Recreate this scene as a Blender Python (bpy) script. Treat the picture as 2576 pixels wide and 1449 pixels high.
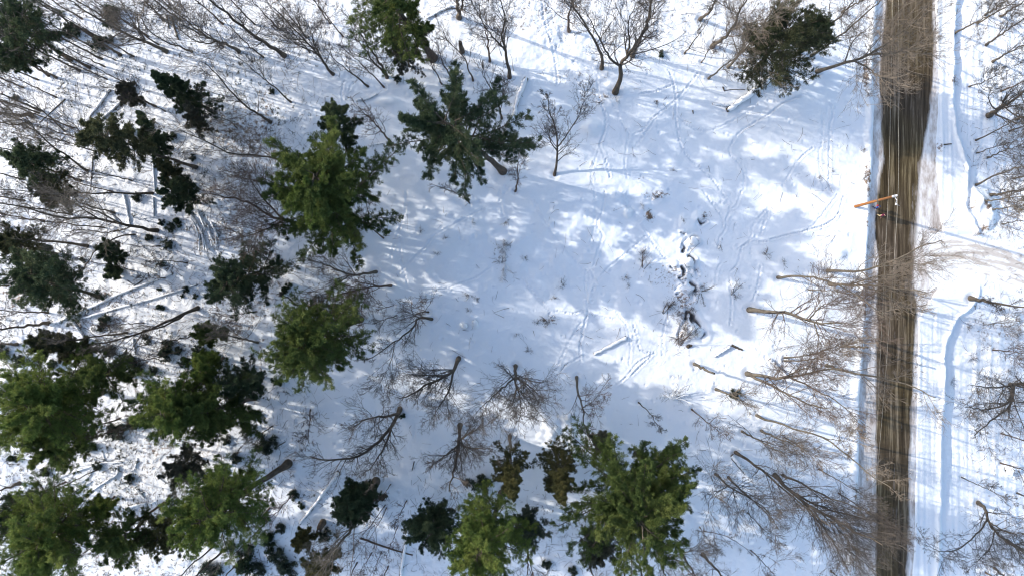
import bpy, math, random
import numpy as np
from mathutils import Vector

# ------------------------------------------------------------------ camera, sky, sun, exposure
for o in list(bpy.data.objects):
    bpy.data.objects.remove(o)
scene = bpy.context.scene
HCAM = 80.0
KU = 120.0 / 2576.0              # metres on the ground per survey unit
CU, CV = 1288.0, 724.5
cam_d = bpy.data.cameras.new("camera")
cam = bpy.data.objects.new("camera", cam_d)
scene.collection.objects.link(cam)
cam.location = (0, 0, HCAM)
cam.rotation_euler = (0, 0, 0)   # looking straight down, drone survey view
cam_d.sensor_width = 36
cam_d.lens = 24
cam_d.clip_end = 3000
scene.camera = cam

SUN_EL, SUN_AZ = math.radians(24.5), math.radians(285.5)
world = bpy.data.worlds.new("World")
scene.world = world
world.use_nodes = True
wn = world.node_tree.nodes
wl = world.node_tree.links
sky = wn.new("ShaderNodeTexSky")
sky.sky_type = 'NISHITA'
sky.sun_disc = False
sky.sun_elevation = SUN_EL
sky.sun_rotation = SUN_AZ
sky.air_density = 1.0
sky.dust_density = 1.6
sky.ozone_density = 1.0
wl.new(sky.outputs[0], wn["Background"].inputs[0])
wn["Background"].inputs[1].default_value = 0.15
sd = bpy.data.lights.new("sun", 'SUN')
sd.energy = 2.0
sd.angle = math.radians(0.5)
sd.color = (1.0, 0.945, 0.87)
sun = bpy.data.objects.new("sun", sd)
scene.collection.objects.link(sun)
sdir = Vector((math.sin(SUN_AZ) * math.cos(SUN_EL), math.cos(SUN_AZ) * math.cos(SUN_EL), math.sin(SUN_EL)))
sun.rotation_euler = sdir.to_track_quat('Z', 'Y').to_euler()
sun.location = (-60, 20, 60)
scene.view_settings.view_transform = 'Standard'
scene.view_settings.look = 'None'
scene.view_settings.exposure = 1.2
scene.view_settings.gamma = 1.0
scene.cycles.use_denoising = True
scene.cycles.filter_width = 1.15
scene.cycles.max_bounces = 6
scene.cycles.diffuse_bounces = 3
scene.cycles.transparent_max_bounces = 4

COL = scene.collection
rng = np.random.default_rng(11)

# ------------------------------------------------------------------ helpers
def nrm(a):
    return a / np.maximum(np.linalg.norm(a, axis=-1, keepdims=True), 1e-9)

def P3(u, v, h):
    s = (HCAM - h) / HCAM * KU
    return np.array([(u - CU) * s, (CV - v) * s, h])

def mesh_np(name, verts, faces, mat=None, smooth=True, attrs=None):
    me = bpy.data.meshes.new(name)
    V = np.ascontiguousarray(verts, dtype=np.float32)
    F = np.ascontiguousarray(faces, dtype=np.int32)
    k = F.shape[1]
    me.vertices.add(len(V)); me.vertices.foreach_set("co", V.ravel())
    me.loops.add(F.size); me.loops.foreach_set("vertex_index", F.ravel())
    me.polygons.add(len(F))
    me.polygons.foreach_set("loop_start", np.arange(0, F.size, k, dtype=np.int32))
    me.polygons.foreach_set("use_smooth", np.full(len(F), smooth))
    if attrs:
        for an, (dom, arr) in attrs.items():
            a = me.attributes.new(an, 'FLOAT', dom)
            a.data.foreach_set("value", np.ascontiguousarray(arr, dtype=np.float32).ravel())
    me.update(calc_edges=True)
    if mat: me.materials.append(mat)
    return me

def link(name, me, parent=None):
    o = bpy.data.objects.new(name, me)
    COL.objects.link(o)
    if parent is not None:
        o.parent = parent
        o.location = (-parent.location[0], -parent.location[1], -parent.location[2])
        if not hasattr(me, 'vertices'): o.location = (0, 0, 0)
    return o

USED = {}
def tag(o, label, cat, group=None, kind=None):
    if label:
        o["label"] = label
        USED.setdefault(label, []).append(o)
    if cat: o["category"] = cat
    if group: o["group"] = group
    if kind: o["kind"] = kind
    return o

def empty(name, loc):
    o = bpy.data.objects.new(name, None)
    o.empty_display_size = 0.3
    o.location = [float(c) for c in loc]
    COL.objects.link(o)
    return o

def tubes(P, R, k=4, cap=False):
    """P (N,S,3), R (N,S) -> verts, faces of N open tapered tubes"""
    N, S, _ = P.shape
    T = np.empty_like(P)
    T[:, 1:-1] = P[:, 2:] - P[:, :-2]
    T[:, 0] = P[:, 1] - P[:, 0]; T[:, -1] = P[:, -1] - P[:, -2]
    T = nrm(T)
    D = nrm(P[:, -1] - P[:, 0])
    ref = np.where(np.abs(D[:, 2:3]) > 0.7, np.array([[1.0, 0, 0]]), np.array([[0, 0, 1.0]]))
    A = nrm(np.cross(T, ref[:, None, :])); B = np.cross(T, A)
    an = np.arange(k) * 2 * math.pi / k
    V = P[:, :, None, :] + R[:, :, None, None] * (np.cos(an)[None, None, :, None] * A[:, :, None, :] + np.sin(an)[None, None, :, None] * B[:, :, None, :])
    base = (np.arange(N)[:, None, None] * S + np.arange(S - 1)[None, :, None]) * k
    j = np.arange(k)[None, None, :]; j2 = (j + 1) % k
    F = np.stack([base + j, base + j2, base + k + j2, base + k + j], -1).reshape(-1, 4)
    return V.reshape(-1, 3), F

def join(parts):
    vs, fs, n = [], [], 0
    for v, f in parts:
        vs.append(v); fs.append(f + n); n += len(v)
    return np.concatenate(vs), np.concatenate(fs)

def catmull(pts, n):
    p = np.asarray(pts, float)
    if len(p) == 2:
        t = np.linspace(0, 1, n)[:, None]
        return p[0] * (1 - t) + p[1] * t
    q = np.vstack([2 * p[0] - p[1], p, 2 * p[-1] - p[-2]])
    out = []
    m = len(p) - 1
    for s in np.linspace(0, m, n):
        i = min(int(s), m - 1); t = s - i
        a, b, c, d = q[i], q[i + 1], q[i + 2], q[i + 3]
        out.append(0.5 * ((2 * b) + (-a + c) * t + (2 * a - 5 * b + 4 * c - d) * t * t + (-a + 3 * b - 3 * c + d) * t ** 3))
    return np.array(out)

def at(P, idx, t):
    S = P.shape[1]
    s = np.clip(t, 0, 0.9999) * (S - 1)
    i = s.astype(int); f = (s - i)[:, None] if P.ndim == 3 else (s - i)
    return P[idx, i] * (1 - f) + P[idx, i + 1] * f

def grow(P, R, k, t0, t1, ang, ratio, S=4, up=0.15, wob=0.12, rr=0.6, tip=0.3, rmin=0.008, lenabs=None, flat=0.0, g=None, pw=1.0, rmax=9.):
    """k child branches on each parent polyline."""
    g = g if g is not None else rng
    N = P.shape[0]
    idx = np.repeat(np.arange(N), k); M = len(idx)
    t = t0 + (t1 - t0) * ((np.tile(np.arange(k), N) + g.random(M)) / k) ** pw
    pos = at(P, idx, t)
    tan = nrm(at(P, idx, np.clip(t + .05, 0, 1)) - at(P, idx, np.clip(t - .05, 0, 1)))
    L = np.linalg.norm(P[:, 1:] - P[:, :-1], axis=2).sum(1)[idx]
    rnd = g.normal(size=(M, 3)); rnd[:, 2] *= (1 - flat)
    perp = nrm(rnd - (rnd * tan).sum(1, keepdims=True) * tan)
    a = np.radians(ang + g.normal(size=M) * ang * 0.25)[:, None]
    d = nrm(np.cos(a) * tan + np.sin(a) * perp)
    ln = (L * ratio if lenabs is None else lenabs) * (1.15 - 0.7 * t) * (0.55 + 0.75 * g.random(M))
    r0 = np.clip(at(R[:, :, None], idx, t)[:, 0] * rr * (0.7 + .4 * g.random(M)), rmin, rmax)
    pts = [pos]; dd = d
    for j in range(S - 1):
        dd = nrm(dd + g.normal(size=(M, 3)) * wob + np.array([0, 0, up]))
        pts.append(pts[-1] + dd * (ln / (S - 1))[:, None])
    PP = np.stack(pts, 1)
    RR = r0[:, None] * np.linspace(1, tip, S)[None, :]
    return PP, np.maximum(RR, rmin * .7)

# ------------------------------------------------------------------ materials
def mat(name, rough=0.9):
    m = bpy.data.materials.new(name); m.use_nodes = True
    n = m.node_tree.nodes; b = n["Principled BSDF"]
    b.inputs["Roughness"].default_value = rough
    b.inputs["Specular IOR Level"].default_value = 0.2
    return m, n, m.node_tree.links, b

def ramp(n, stops):
    r = n.new("ShaderNodeValToRGB")
    e = r.color_ramp.elements
    while len(e) < len(stops): e.new(0.5)
    for i, (p, c) in enumerate(stops):
        e[i].position = p; e[i].color = (c[0], c[1], c[2], 1)
    return r

def noise(n, l, scale, detail=4, rough=.6, vec=None):
    t = n.new("ShaderNodeTexNoise"); t.inputs["Scale"].default_value = scale
    t.inputs["Detail"].default_value = detail; t.inputs["Roughness"].default_value = rough
    if vec is not None: l.new(vec, t.inputs["Vector"])
    return t

def objcoord(n, l, sc=(1, 1, 1)):
    tc = n.new("ShaderNodeNewGeometry")
    mp = n.new("ShaderNodeMapping"); mp.inputs["Scale"].default_value = sc
    l.new(tc.outputs["Position"], mp.inputs["Vector"])
    return mp.outputs[0]

def bark(name, c1, c2, scale=3.0):
    m, n, l, b = mat(name)
    t = noise(n, l, scale, 5, .7, objcoord(n, l, (1, 1, .35)))
    r = ramp(n, [(.3, c1), (.7, c2)])
    l.new(t.outputs[0], r.inputs[0]); l.new(r.outputs[0], b.inputs["Base Color"])
    bp = n.new("ShaderNodeBump"); bp.inputs["Strength"].default_value = .6; bp.inputs["Distance"].default_value = .05
    l.new(t.outputs[0], bp.inputs["Height"]); l.new(bp.outputs[0], b.inputs["Normal"])
    return m

M_BARK = [bark("bark dark", (.045, .037, .028), (.14, .115, .09)),
          bark("bark pale", (.065, .055, .043), (.17, .148, .118)),
          bark("bark reddish", (.06, .042, .033), (.17, .125, .095))]
M_TWIG = [bark("twig dark", (.05, .042, .037), (.13, .112, .096), 1.2),
          bark("twig pale", (.11, .09, .072), (.24, .20, .16), 1.2),
          bark("twig reddish", (.085, .062, .052), (.18, .14, .115), 1.2)]
M_POLE = bark("treated pole timber", (.22, .085, .028), (.36, .16, .055), 2.0)
M_SOIL = bark("dark soil", (.012, .010, .008), (.06, .042, .03), 4.0)

def foliage(name, c1, c2, c3, trans=.32):
    m, n, l, b = mat(name, .65)
    a = n.new("ShaderNodeAttribute"); a.attribute_name = "tint"
    t = noise(n, l, .9, 3, .6, objcoord(n, l))
    mx = n.new("ShaderNodeMath"); mx.operation = 'ADD'
    l.new(a.outputs["Fac"], mx.inputs[0])
    ms = n.new("ShaderNodeMath"); ms.operation = 'MULTIPLY_ADD'; ms.inputs[1].default_value = .6; ms.inputs[2].default_value = -.30
    l.new(t.outputs[0], ms.inputs[0]); l.new(ms.outputs[0], mx.inputs[1])
    r = ramp(n, [(.1, c1), (.5, c2), (.95, c3)])
    l.new(mx.outputs[0], r.inputs[0]); l.new(r.outputs[0], b.inputs["Base Color"])
    tr = n.new("ShaderNodeBsdfTranslucent"); l.new(r.outputs[0], tr.inputs[0])
    mix = n.new("ShaderNodeMixShader"); mix.inputs[0].default_value = trans
    l.new(b.outputs[0], mix.inputs[1]); l.new(tr.outputs[0], mix.inputs[2])
    l.new(mix.outputs[0], n["Material Output"].inputs[0])
    return m

M_FOL = {
    'bright': foliage("needles bright", (.028, .055, .015), (.105, .155, .036), (.24, .265, .07)),
    'mid': foliage("needles mid", (.022, .046, .016), (.082, .118, .032), (.20, .225, .065)),
    'dark': foliage("needles dark", (.018, .034, .02), (.05, .078, .04), (.14, .165, .085)),
    'hem': foliage("hemlock needles", (.02, .028, .015), (.062, .072, .036), (.16, .16, .08)),
    'brown': foliage("thin brownish needles", (.032, .036, .016), (.09, .092, .038), (.19, .165, .06)),
    'laurel': foliage("leathery leaves", (.026, .038, .028), (.066, .088, .062), (.17, .185, .12), .2),
    'grey': foliage("greyed needles", (.03, .035, .025), (.075, .08, .055), (.16, .15, .11), .1),
}

# snow ground
def snow_mat():
    m, n, l, b = mat("snow", .55)
    co = objcoord(n, l)
    a = n.new("ShaderNodeAttribute"); a.attribute_name = "litter"
    a2 = n.new("ShaderNodeAttribute"); a2.attribute_name = "soil"
    t = noise(n, l, 2.6, 8, .75, co)
    # litter: threshold of a fine noise moved by the litter attribute
    sub = n.new("ShaderNodeMath"); sub.operation = 'MULTIPLY_ADD'; sub.inputs[1].default_value = .42; sub.inputs[2].default_value = -.72
    l.new(a.outputs["Fac"], sub.inputs[0])
    ad = n.new("ShaderNodeMath"); ad.operation = 'ADD'; l.new(t.outputs[0], ad.inputs[0]); l.new(sub.outputs[0], ad.inputs[1])
    mu = n.new("ShaderNodeMath"); mu.operation = 'MULTIPLY'; mu.inputs[1].default_value = 9; mu.use_clamp = True
    l.new(ad.outputs[0], mu.inputs[0])
    t2 = noise(n, l, .35, 3, .5, co)
    sn = ramp(n, [(.3, (.87, .90, .94)), (.7, (.91, .925, .94))])
    l.new(t2.outputs[0], sn.inputs[0])
    t3 = noise(n, l, 5, 3, .5, co)
    li = ramp(n, [(.35, (.12, .08, .055)), (.65, (.30, .22, .16))])
    l.new(t3.outputs[0], li.inputs[0])
    mx = n.new("ShaderNodeMix"); mx.data_type = 'RGBA'
    l.new(mu.outputs[0], mx.inputs["Factor"]); l.new(sn.outputs[0], mx.inputs["A"]); l.new(li.outputs[0], mx.inputs["B"])
    so = n.new("ShaderNodeMix"); so.data_type = 'RGBA'
    l.new(a2.outputs["Fac"], so.inputs["Factor"]); l.new(mx.outputs["Result"], so.inputs["A"]); so.inputs["B"].default_value = (.075, .055, .042, 1)
    l.new(so.outputs["Result"], b.inputs["Base Color"])
    tb = noise(n, l, 1.3, 6, .6, co)
    bp = n.new("ShaderNodeBump"); bp.inputs["Strength"].default_value = .5; bp.inputs["Distance"].default_value = .16
    l.new(tb.outputs[0], bp.inputs["Height"]); l.new(bp.outputs[0], b.inputs["Normal"])
    return m
M_SNOW = snow_mat()

def plain_snow():
    m, n, l, b = mat("snow cap", .55)
    t = noise(n, l, 1.5, 4, .6, objcoord(n, l))
    r = ramp(n, [(.3, (.87, .89, .92)), (.7, (.93, .93, .93))])
    l.new(t.outputs[0], r.inputs[0]); l.new(r.outputs[0], b.inputs["Base Color"])
    bp = n.new("ShaderNodeBump"); bp.inputs["Strength"].default_value = .4; bp.inputs["Distance"].default_value = .08
    l.new(t.outputs[0], bp.inputs["Height"]); l.new(bp.outputs[0], b.inputs["Normal"])
    return m
M_CAP = plain_snow()

def road_mat(name, drive=False):
    m, n, l, b = mat(name, .55)
    a = n.new("ShaderNodeAttribute"); a.attribute_name = "asph"
    if drive:
        at_ = n.new("ShaderNodeAttribute"); at_.attribute_name = "lane"
        at2 = n.new("ShaderNodeAttribute"); at2.attribute_name = "along"
        cb = n.new("ShaderNodeCombineXYZ")
        l.new(at_.outputs["Fac"], cb.inputs[0]); l.new(at2.outputs["Fac"], cb.inputs[1])
        co, co2, co3 = (cb.outputs[0],) * 3
        mp = n.new("ShaderNodeMapping"); mp.inputs["Scale"].default_value = (1, .06, 1); l.new(co, mp.inputs["Vector"])
        co = co2 = mp.outputs[0]
    else:
        co = objcoord(n, l, (1, .045, 1)); co2 = objcoord(n, l, (1, .30, 1))
    t1 = noise(n, l, 2.2, 6, .75, co)       # long streaks
    t2 = noise(n, l, 1.1, 6, .7, co2)       # patches
    # coverage of bare asphalt
    s = n.new("ShaderNodeMath"); s.operation = 'ADD'; l.new(t1.outputs[0], s.inputs[0]); l.new(t2.outputs[0], s.inputs[1])
    s2 = n.new("ShaderNodeMath"); s2.operation = 'MULTIPLY_ADD'; s2.inputs[1].default_value = .95 if not drive else 2.2; s2.inputs[2].default_value = -.95 if not drive else -2.2
    l.new(s.outputs[0], s2.inputs[0])
    c = n.new("ShaderNodeMath"); c.operation = 'ADD'; l.new(a.outputs["Fac"], c.inputs[0]); l.new(s2.outputs[0], c.inputs[1])
    k = n.new("ShaderNodeMath"); k.operation = 'MULTIPLY_ADD'; k.inputs[1].default_value = 3.2 if not drive else 2.2; k.inputs[2].default_value = -1.1 if not drive else -.75; k.use_clamp = True
    l.new(c.outputs[0], k.inputs[0])
    if drive:
        snow = ramp(n, [(.3, (.88, .87, .86)), (.7, (.93, .93, .93))])
        asp = ramp(n, [(.35, (.50, .43, .37)), (.65, (.72, .66, .60))])
    else:
        snow = ramp(n, [(.32, (.30, .24, .20)), (.44, (.58, .52, .48)), (.58, (.82, .80, .79))])
        asp = ramp(n, [(.34, (.028, .019, .010)), (.45, (.056, .039, .023)), (.53, (.094, .069, .045)), (.63, (.24, .19, .145))])
    l.new(t2.outputs[0], snow.inputs[0]); l.new(t1.outputs[0], asp.inputs[0])
    mx = n.new("ShaderNodeMix"); mx.data_type = 'RGBA'
    l.new(k.outputs[0], mx.inputs["Factor"]); l.new(snow.outputs[0], mx.inputs["A"])
    if drive: l.new(asp.outputs[0], mx.inputs["B"])
    # mossy olive patches along the lane
    if not drive:
        t4 = noise(n, l, .22, 3, .5, objcoord(n, l, (1, .5, 1)))
        ol = n.new("ShaderNodeMix"); ol.data_type = 'RGBA'; ol.blend_type = 'MULTIPLY'
        rr = ramp(n, [(.4, (1, 1, 1)), (.62, (1.0, .98, .72))])
        l.new(t4.outputs[0], rr.inputs[0]); ol.inputs["Factor"].default_value = 1
        l.new(asp.outputs[0], ol.inputs["A"]); l.new(rr.outputs[0], ol.inputs["B"])
        l.new(ol.outputs["Result"], mx.inputs["B"]); l.new(mx.outputs["Result"], b.inputs["Base Color"])
    else:
        l.new(mx.outputs["Result"], b.inputs["Base Color"])
    bp = n.new("ShaderNodeBump"); bp.inputs["Strength"].default_value = .3; bp.inputs["Distance"].default_value = .03
    l.new(t2.outputs[0], bp.inputs["Height"]); l.new(bp.outputs[0], b.inputs["Normal"])
    return m

def flatmat(name, c, rough=.7, metal=0.):
    m, n, l, b = mat(name, rough)
    t = noise(n, l, 14, 3, .6, objcoord(n, l))
    r = ramp(n, [(.3, tuple(x * .8 for x in c)), (.7, tuple(min(1, x * 1.15) for x in c))])
    l.new(t.outputs[0], r.inputs[0]); l.new(r.outputs[0], b.inputs["Base Color"])
    b.inputs["Metallic"].default_value = metal
    return m

# ------------------------------------------------------------------ terrain
_tab = np.random.default_rng(5).random((256, 256))
def vn(x, y, s, seed=0):
    x = x / s + seed * 17.31; y = y / s + seed * 7.77
    xi = np.floor(x).astype(int); yi = np.floor(y).astype(int)
    fx = x - xi; fy = y - yi
    fx = fx * fx * (3 - 2 * fx); fy = fy * fy * (3 - 2 * fy)
    a = _tab[xi & 255, yi & 255]; b = _tab[(xi + 1) & 255, yi & 255]
    c = _tab[xi & 255, (yi + 1) & 255]; d = _tab[(xi + 1) & 255, (yi + 1) & 255]
    return (a * (1 - fx) + b * fx) * (1 - fy) + (c * (1 - fx) + d * fx) * fy - .5
def fbm(x, y, s, o=4, seed=0):
    r = 0; am = 1
    for i in range(o):
        r = r + am * vn(x, y, s, seed + i); s *= .5; am *= .5
    return r
def sm(e0, e1, x):
    t = np.clip((x - e0) / (e1 - e0), 0, 1)
    return t * t * (3 - 2 * t)

# dark lane edges and plough-berm lines, survey units, as functions of v
def road_l(v): return np.interp(v, [-900, 0, 100, 200, 300, 400, 450, 520, 600, 650, 800, 950, 1449, 2400], [2240, 2230, 2222, 2211, 2217, 2221, 2211, 2205, 2200, 2207, 2207, 2204, 2199, 2190])
def road_r(v): return np.interp(v, [-900, 0, 200, 300, 400, 500, 600, 700, 760, 900, 1449, 2400], [2352, 2348, 2347, 2339, 2327, 2318, 2310, 2301, 2307, 2298, 2285, 2270])
def bank_l(v): return np.interp(v, [-900, 0, 200, 400, 500, 650, 800, 1000, 1449, 2400], [2212, 2208, 2198, 2198, 2190, 2184, 2184, 2166, 2152, 2130])
def shoul_r(v): return np.interp(v, [-900, 0, 200, 300, 400, 480, 560, 600, 720, 770, 800, 900, 1449, 2400], [2352, 2352, 2356, 2354, 2352, 2360, 2368, 2374, 2368, 2330, 2313, 2308, 2296, 2285])
def ridge_r(v): return np.interp(v, [-900, 0, 150, 260, 330, 420, 520, 600, 700, 760, 800, 850, 900, 1449, 2400], [2408, 2404, 2398, 2392, 2400, 2430, 2425, 2470, 2475, 2452, 2410, 2384, 2374, 2357, 2330])

def dist_poly(u, v, pts):
    d = np.full(u.shape, 1e9)
    for (ax, ay), (bx, by) in zip(pts[:-1], pts[1:]):
        vx, vy = bx - ax, by - ay
        t = np.clip(((u - ax) * vx + (v - ay) * vy) / (vx * vx + vy * vy + 1e-9), 0, 1)
        d = np.minimum(d, np.hypot(u - ax - t * vx, v - ay - t * vy))
    return d

DRIVE = [(2300, 672), (2360, 655), (2430, 650), (2500, 662), (2576, 690), (2700, 740), (3100, 900)]
DRIVE_W = 56
def C7(*p): return [(1288 + x / 3.003, 482.6 + y / 3.003) for x, y in p]
def C3(*p): return [(1288 + x / 3.003, y / 3.003) for x, y in p]
def C4(*p): return [(1932 + x / 3.003, y / 3.003) for x, y in p]
def C6(*p): return [(644 + x / 3.003, 482.6 + y / 3.003) for x, y in p]
GAPS = [(C7((1275, 420), (1285, 385), (1320, 355), (1380, 350), (1405, 378)), 3.4), (C7((1280, 395), (1300, 425), (1285, 450)), 3.),
        (C7((1335, 495), (1372, 510), (1372, 570), (1390, 620)), 3.6), (C7((1190, 568), (1212, 583), (1245, 582)), 2.6),
        (C7((1270, 565), (1300, 598), (1290, 640), (1260, 655), (1290, 690)), 2.4), (C7((1300, 600), (1345, 620)), 2.6),
        (C7((1340, 690), (1385, 715), (1385, 745), (1358, 775), (1365, 812), (1320, 835)), 4.2), (C7((1225, 735), (1262, 700)), 2),
        (C7((1240, 770), (1290, 760), (1340, 770)), 2.2), (C7((1305, 960), (1320, 905), (1360, 910), (1375, 960), (1395, 985), (1435, 1030), (1452, 1075), (1425, 1103), (1345, 1075)), 6.),
        (C7((1300, 960), (1275, 1010), (1250, 1075)), 3.), (C7((1268, 312), (1303, 318)), 1.7), (C7((1400, 212), (1432, 245), (1466, 228)), 2.6),
        (C7((1350, 935), (1352, 975)), 4.)]
PILLOWS = [C7((1350, 385))[0] + (14, 10, .55), C7((1222, 545))[0] + (13, 11, .5), C7((1318, 530))[0] + (16, 15, .55), C7((1310, 640))[0] + (12, 10, .45),
           C7((1315, 725))[0] + (24, 15, .5), C7((1330, 1010))[0] + (14, 20, .6), C7((1390, 1060))[0] + (15, 11, .5), C7((1310, 260))[0] + (25, 22, .4),
           C7((1240, 330))[0] + (20, 14, .25), C7((870, 165))[0] + (12, 12, .5), C7((1120, 50))[0] + (18, 14, .35), C7((1010, 120))[0] + (12, 9, .3), C7((1400, 190))[0] + (16, 12, .35),
           (1388, 1070, 20, 22, 0.45), (1410, 1095, 30, 26, 0.4), (1420, 1050, 9, 12, 0.35), (1375, 1100, 22, 18, 0.3), (1435, 1075, 14, 12, .4), (1440, 1040, 8, 8, .35)]
# long drifted shoulders and heaps (cu, cv, ru, rv, height)
HEAPS = [(2470, 540, 40, 62, 1.15), (2440, 495, 26, 32, .7), (2418, 745, 40, 30, 1.35), (2380, 768, 38, 24, .9), (2428, 775, 22, 22, .8),
         (2110, 640, 18, 13, .35), (1490, 325, 24, 18, .4), (2560, 1178, 12, 12, .6), (1168, 815, 7, 6, .35), (1195, 818, 8, 7, .35),
         (975, 258, 30, 10, .4), (190, 790, 16, 15, .9), (1215, 160, 30, 14, .2), (2545, 800, 30, 20, .5), (2350, 710, 22, 12, .4), (2600, 560, 40, 30, .7)]
TRACKS = [C3((640, 560), (650, 700), (690, 850), (700, 950), (670, 1070), (650, 1150), (600, 1300), (600, 1400)),
          C3((650, 740), (700, 870), (710, 930), (690, 1020), (660, 1100), (700, 1200), (740, 1350)),
          C3((780, 740), (790, 850), (840, 960), (880, 1030), (860, 1110), (850, 1250), (870, 1350)),
          C3((1180, 540), (1220, 650), (1235, 780), (1235, 900), (1260, 1060), (1310, 1170), (1400, 1260), (1500, 1350), (1570, 1440)),
          C3((1400, 560), (1290, 700), (1200, 790), (1060, 900), (1000, 980), (900, 1030)), C3((940, 1100), (1040, 960), (1080, 900)),
          C3((1240, 870), (1310, 940), (1400, 990), (1480, 995), (1600, 950), (1750, 870), (1830, 810)),
          C3((1932, 870), (1800, 950), (1710, 1010), (1640, 1120), (1650, 1180), (1720, 1250), (1750, 1330), (1745, 1449)),
          C3((960, 720), (1080, 700), (1210, 650)),
          C3((230, 30), (240, 150), (300, 350), (330, 500), (345, 640)), C3((300, 100), (340, 250), (440, 380)),
          C4((410, 830), (400, 1100), (380, 1130), (385, 1300), (420, 1449)), C4((470, 790), (485, 870), (460, 1000), (455, 1400), (480, 1449)),
          C4((0, 870), (100, 790), (250, 730)), C4((330, 1120), (220, 1220), (120, 1380)),
          C7((150, 30), (200, 150), (260, 250), (300, 310), (360, 380), (430, 470), (550, 590)),
          C7((820, 10), (870, 120), (950, 220), (1020, 330), (1100, 440), (1170, 520)), C7((850, 10), (900, 120), (980, 240)),
          C7((700, 0), (680, 150), (640, 250), (680, 330), (650, 430), (610, 570)), C7((620, 0), (630, 150), (610, 300), (570, 440)),
          C7((560, 590), (550, 700), (570, 880), (530, 1050), (510, 1200), (520, 1300)), C7((600, 600), (620, 700), (590, 850), (560, 950), (530, 1100)),
          C7((1000, 340), (880, 450), (740, 560), (660, 650), (600, 760)), C7((1730, 0), (1700, 80), (1620, 200), (1610, 280), (1560, 360), (1550, 430)),
          C7((1580, 0), (1640, 120), (1600, 230)), C7((1440, 0), (1520, 110), (1580, 200), (1590, 300)),
          C7((1932, 120), (1820, 250), (1790, 370), (1690, 440)), C7((80, 660), (170, 780), (280, 900), (330, 960)),
          C7((330, 900), (450, 915), (540, 900), (650, 940), (780, 960)), C7((790, 910), (870, 1030), (890, 1180), (880, 1300)),
          C7((910, 990), (940, 1090), (960, 1180), (1050, 1220)), C7((1040, 1230), (940, 1290), (860, 1390), (800, 1440)),
          C7((1070, 1210), (980, 1300), (900, 1380)), C7((540, 1230), (400, 1310), (330, 1400)), C7((520, 980), (430, 1130), (360, 1280), (330, 1400)),
          C7((1870, 560), (1850, 700), (1810, 830)), C7((1530, 700), (1540, 600), (1570, 540)), C7((1650, 600), (1700, 540), (1750, 400), (1932, 380)),
          C7((1130, 1230), (1140, 1050), (1180, 900)), C7((1640, 1000), (1650, 850), (1640, 650)), C7((1932, 140), (1870, 330)),
          C6((1140, 0), (1130, 150), (1070, 330), (1020, 500)), C6((1090, 330), (1100, 500), (1130, 640), (1160, 740)),
          C6((1280, 425), (1180, 520), (1080, 620), (1070, 640)), C6((1280, 425), (1360, 330), (1480, 260), (1600, 190), (1730, 130)),
          C6((1300, 770), (1400, 740), (1530, 700), (1680, 640), (1760, 580)), C6((1840, 0), (1850, 100), (1890, 250)), C6((1620, 80), (1630, 280)),
          [(865, 260), (862, 235), (872, 190), (880, 170)], [(875, 258), (885, 215)], [(1045, 1040), (1043, 1090), (1041, 1110)],
          [(2120, 495), (2085, 560), (1932, 605)], [(2105, 490), (2050, 560), (2010, 590)]]

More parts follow.
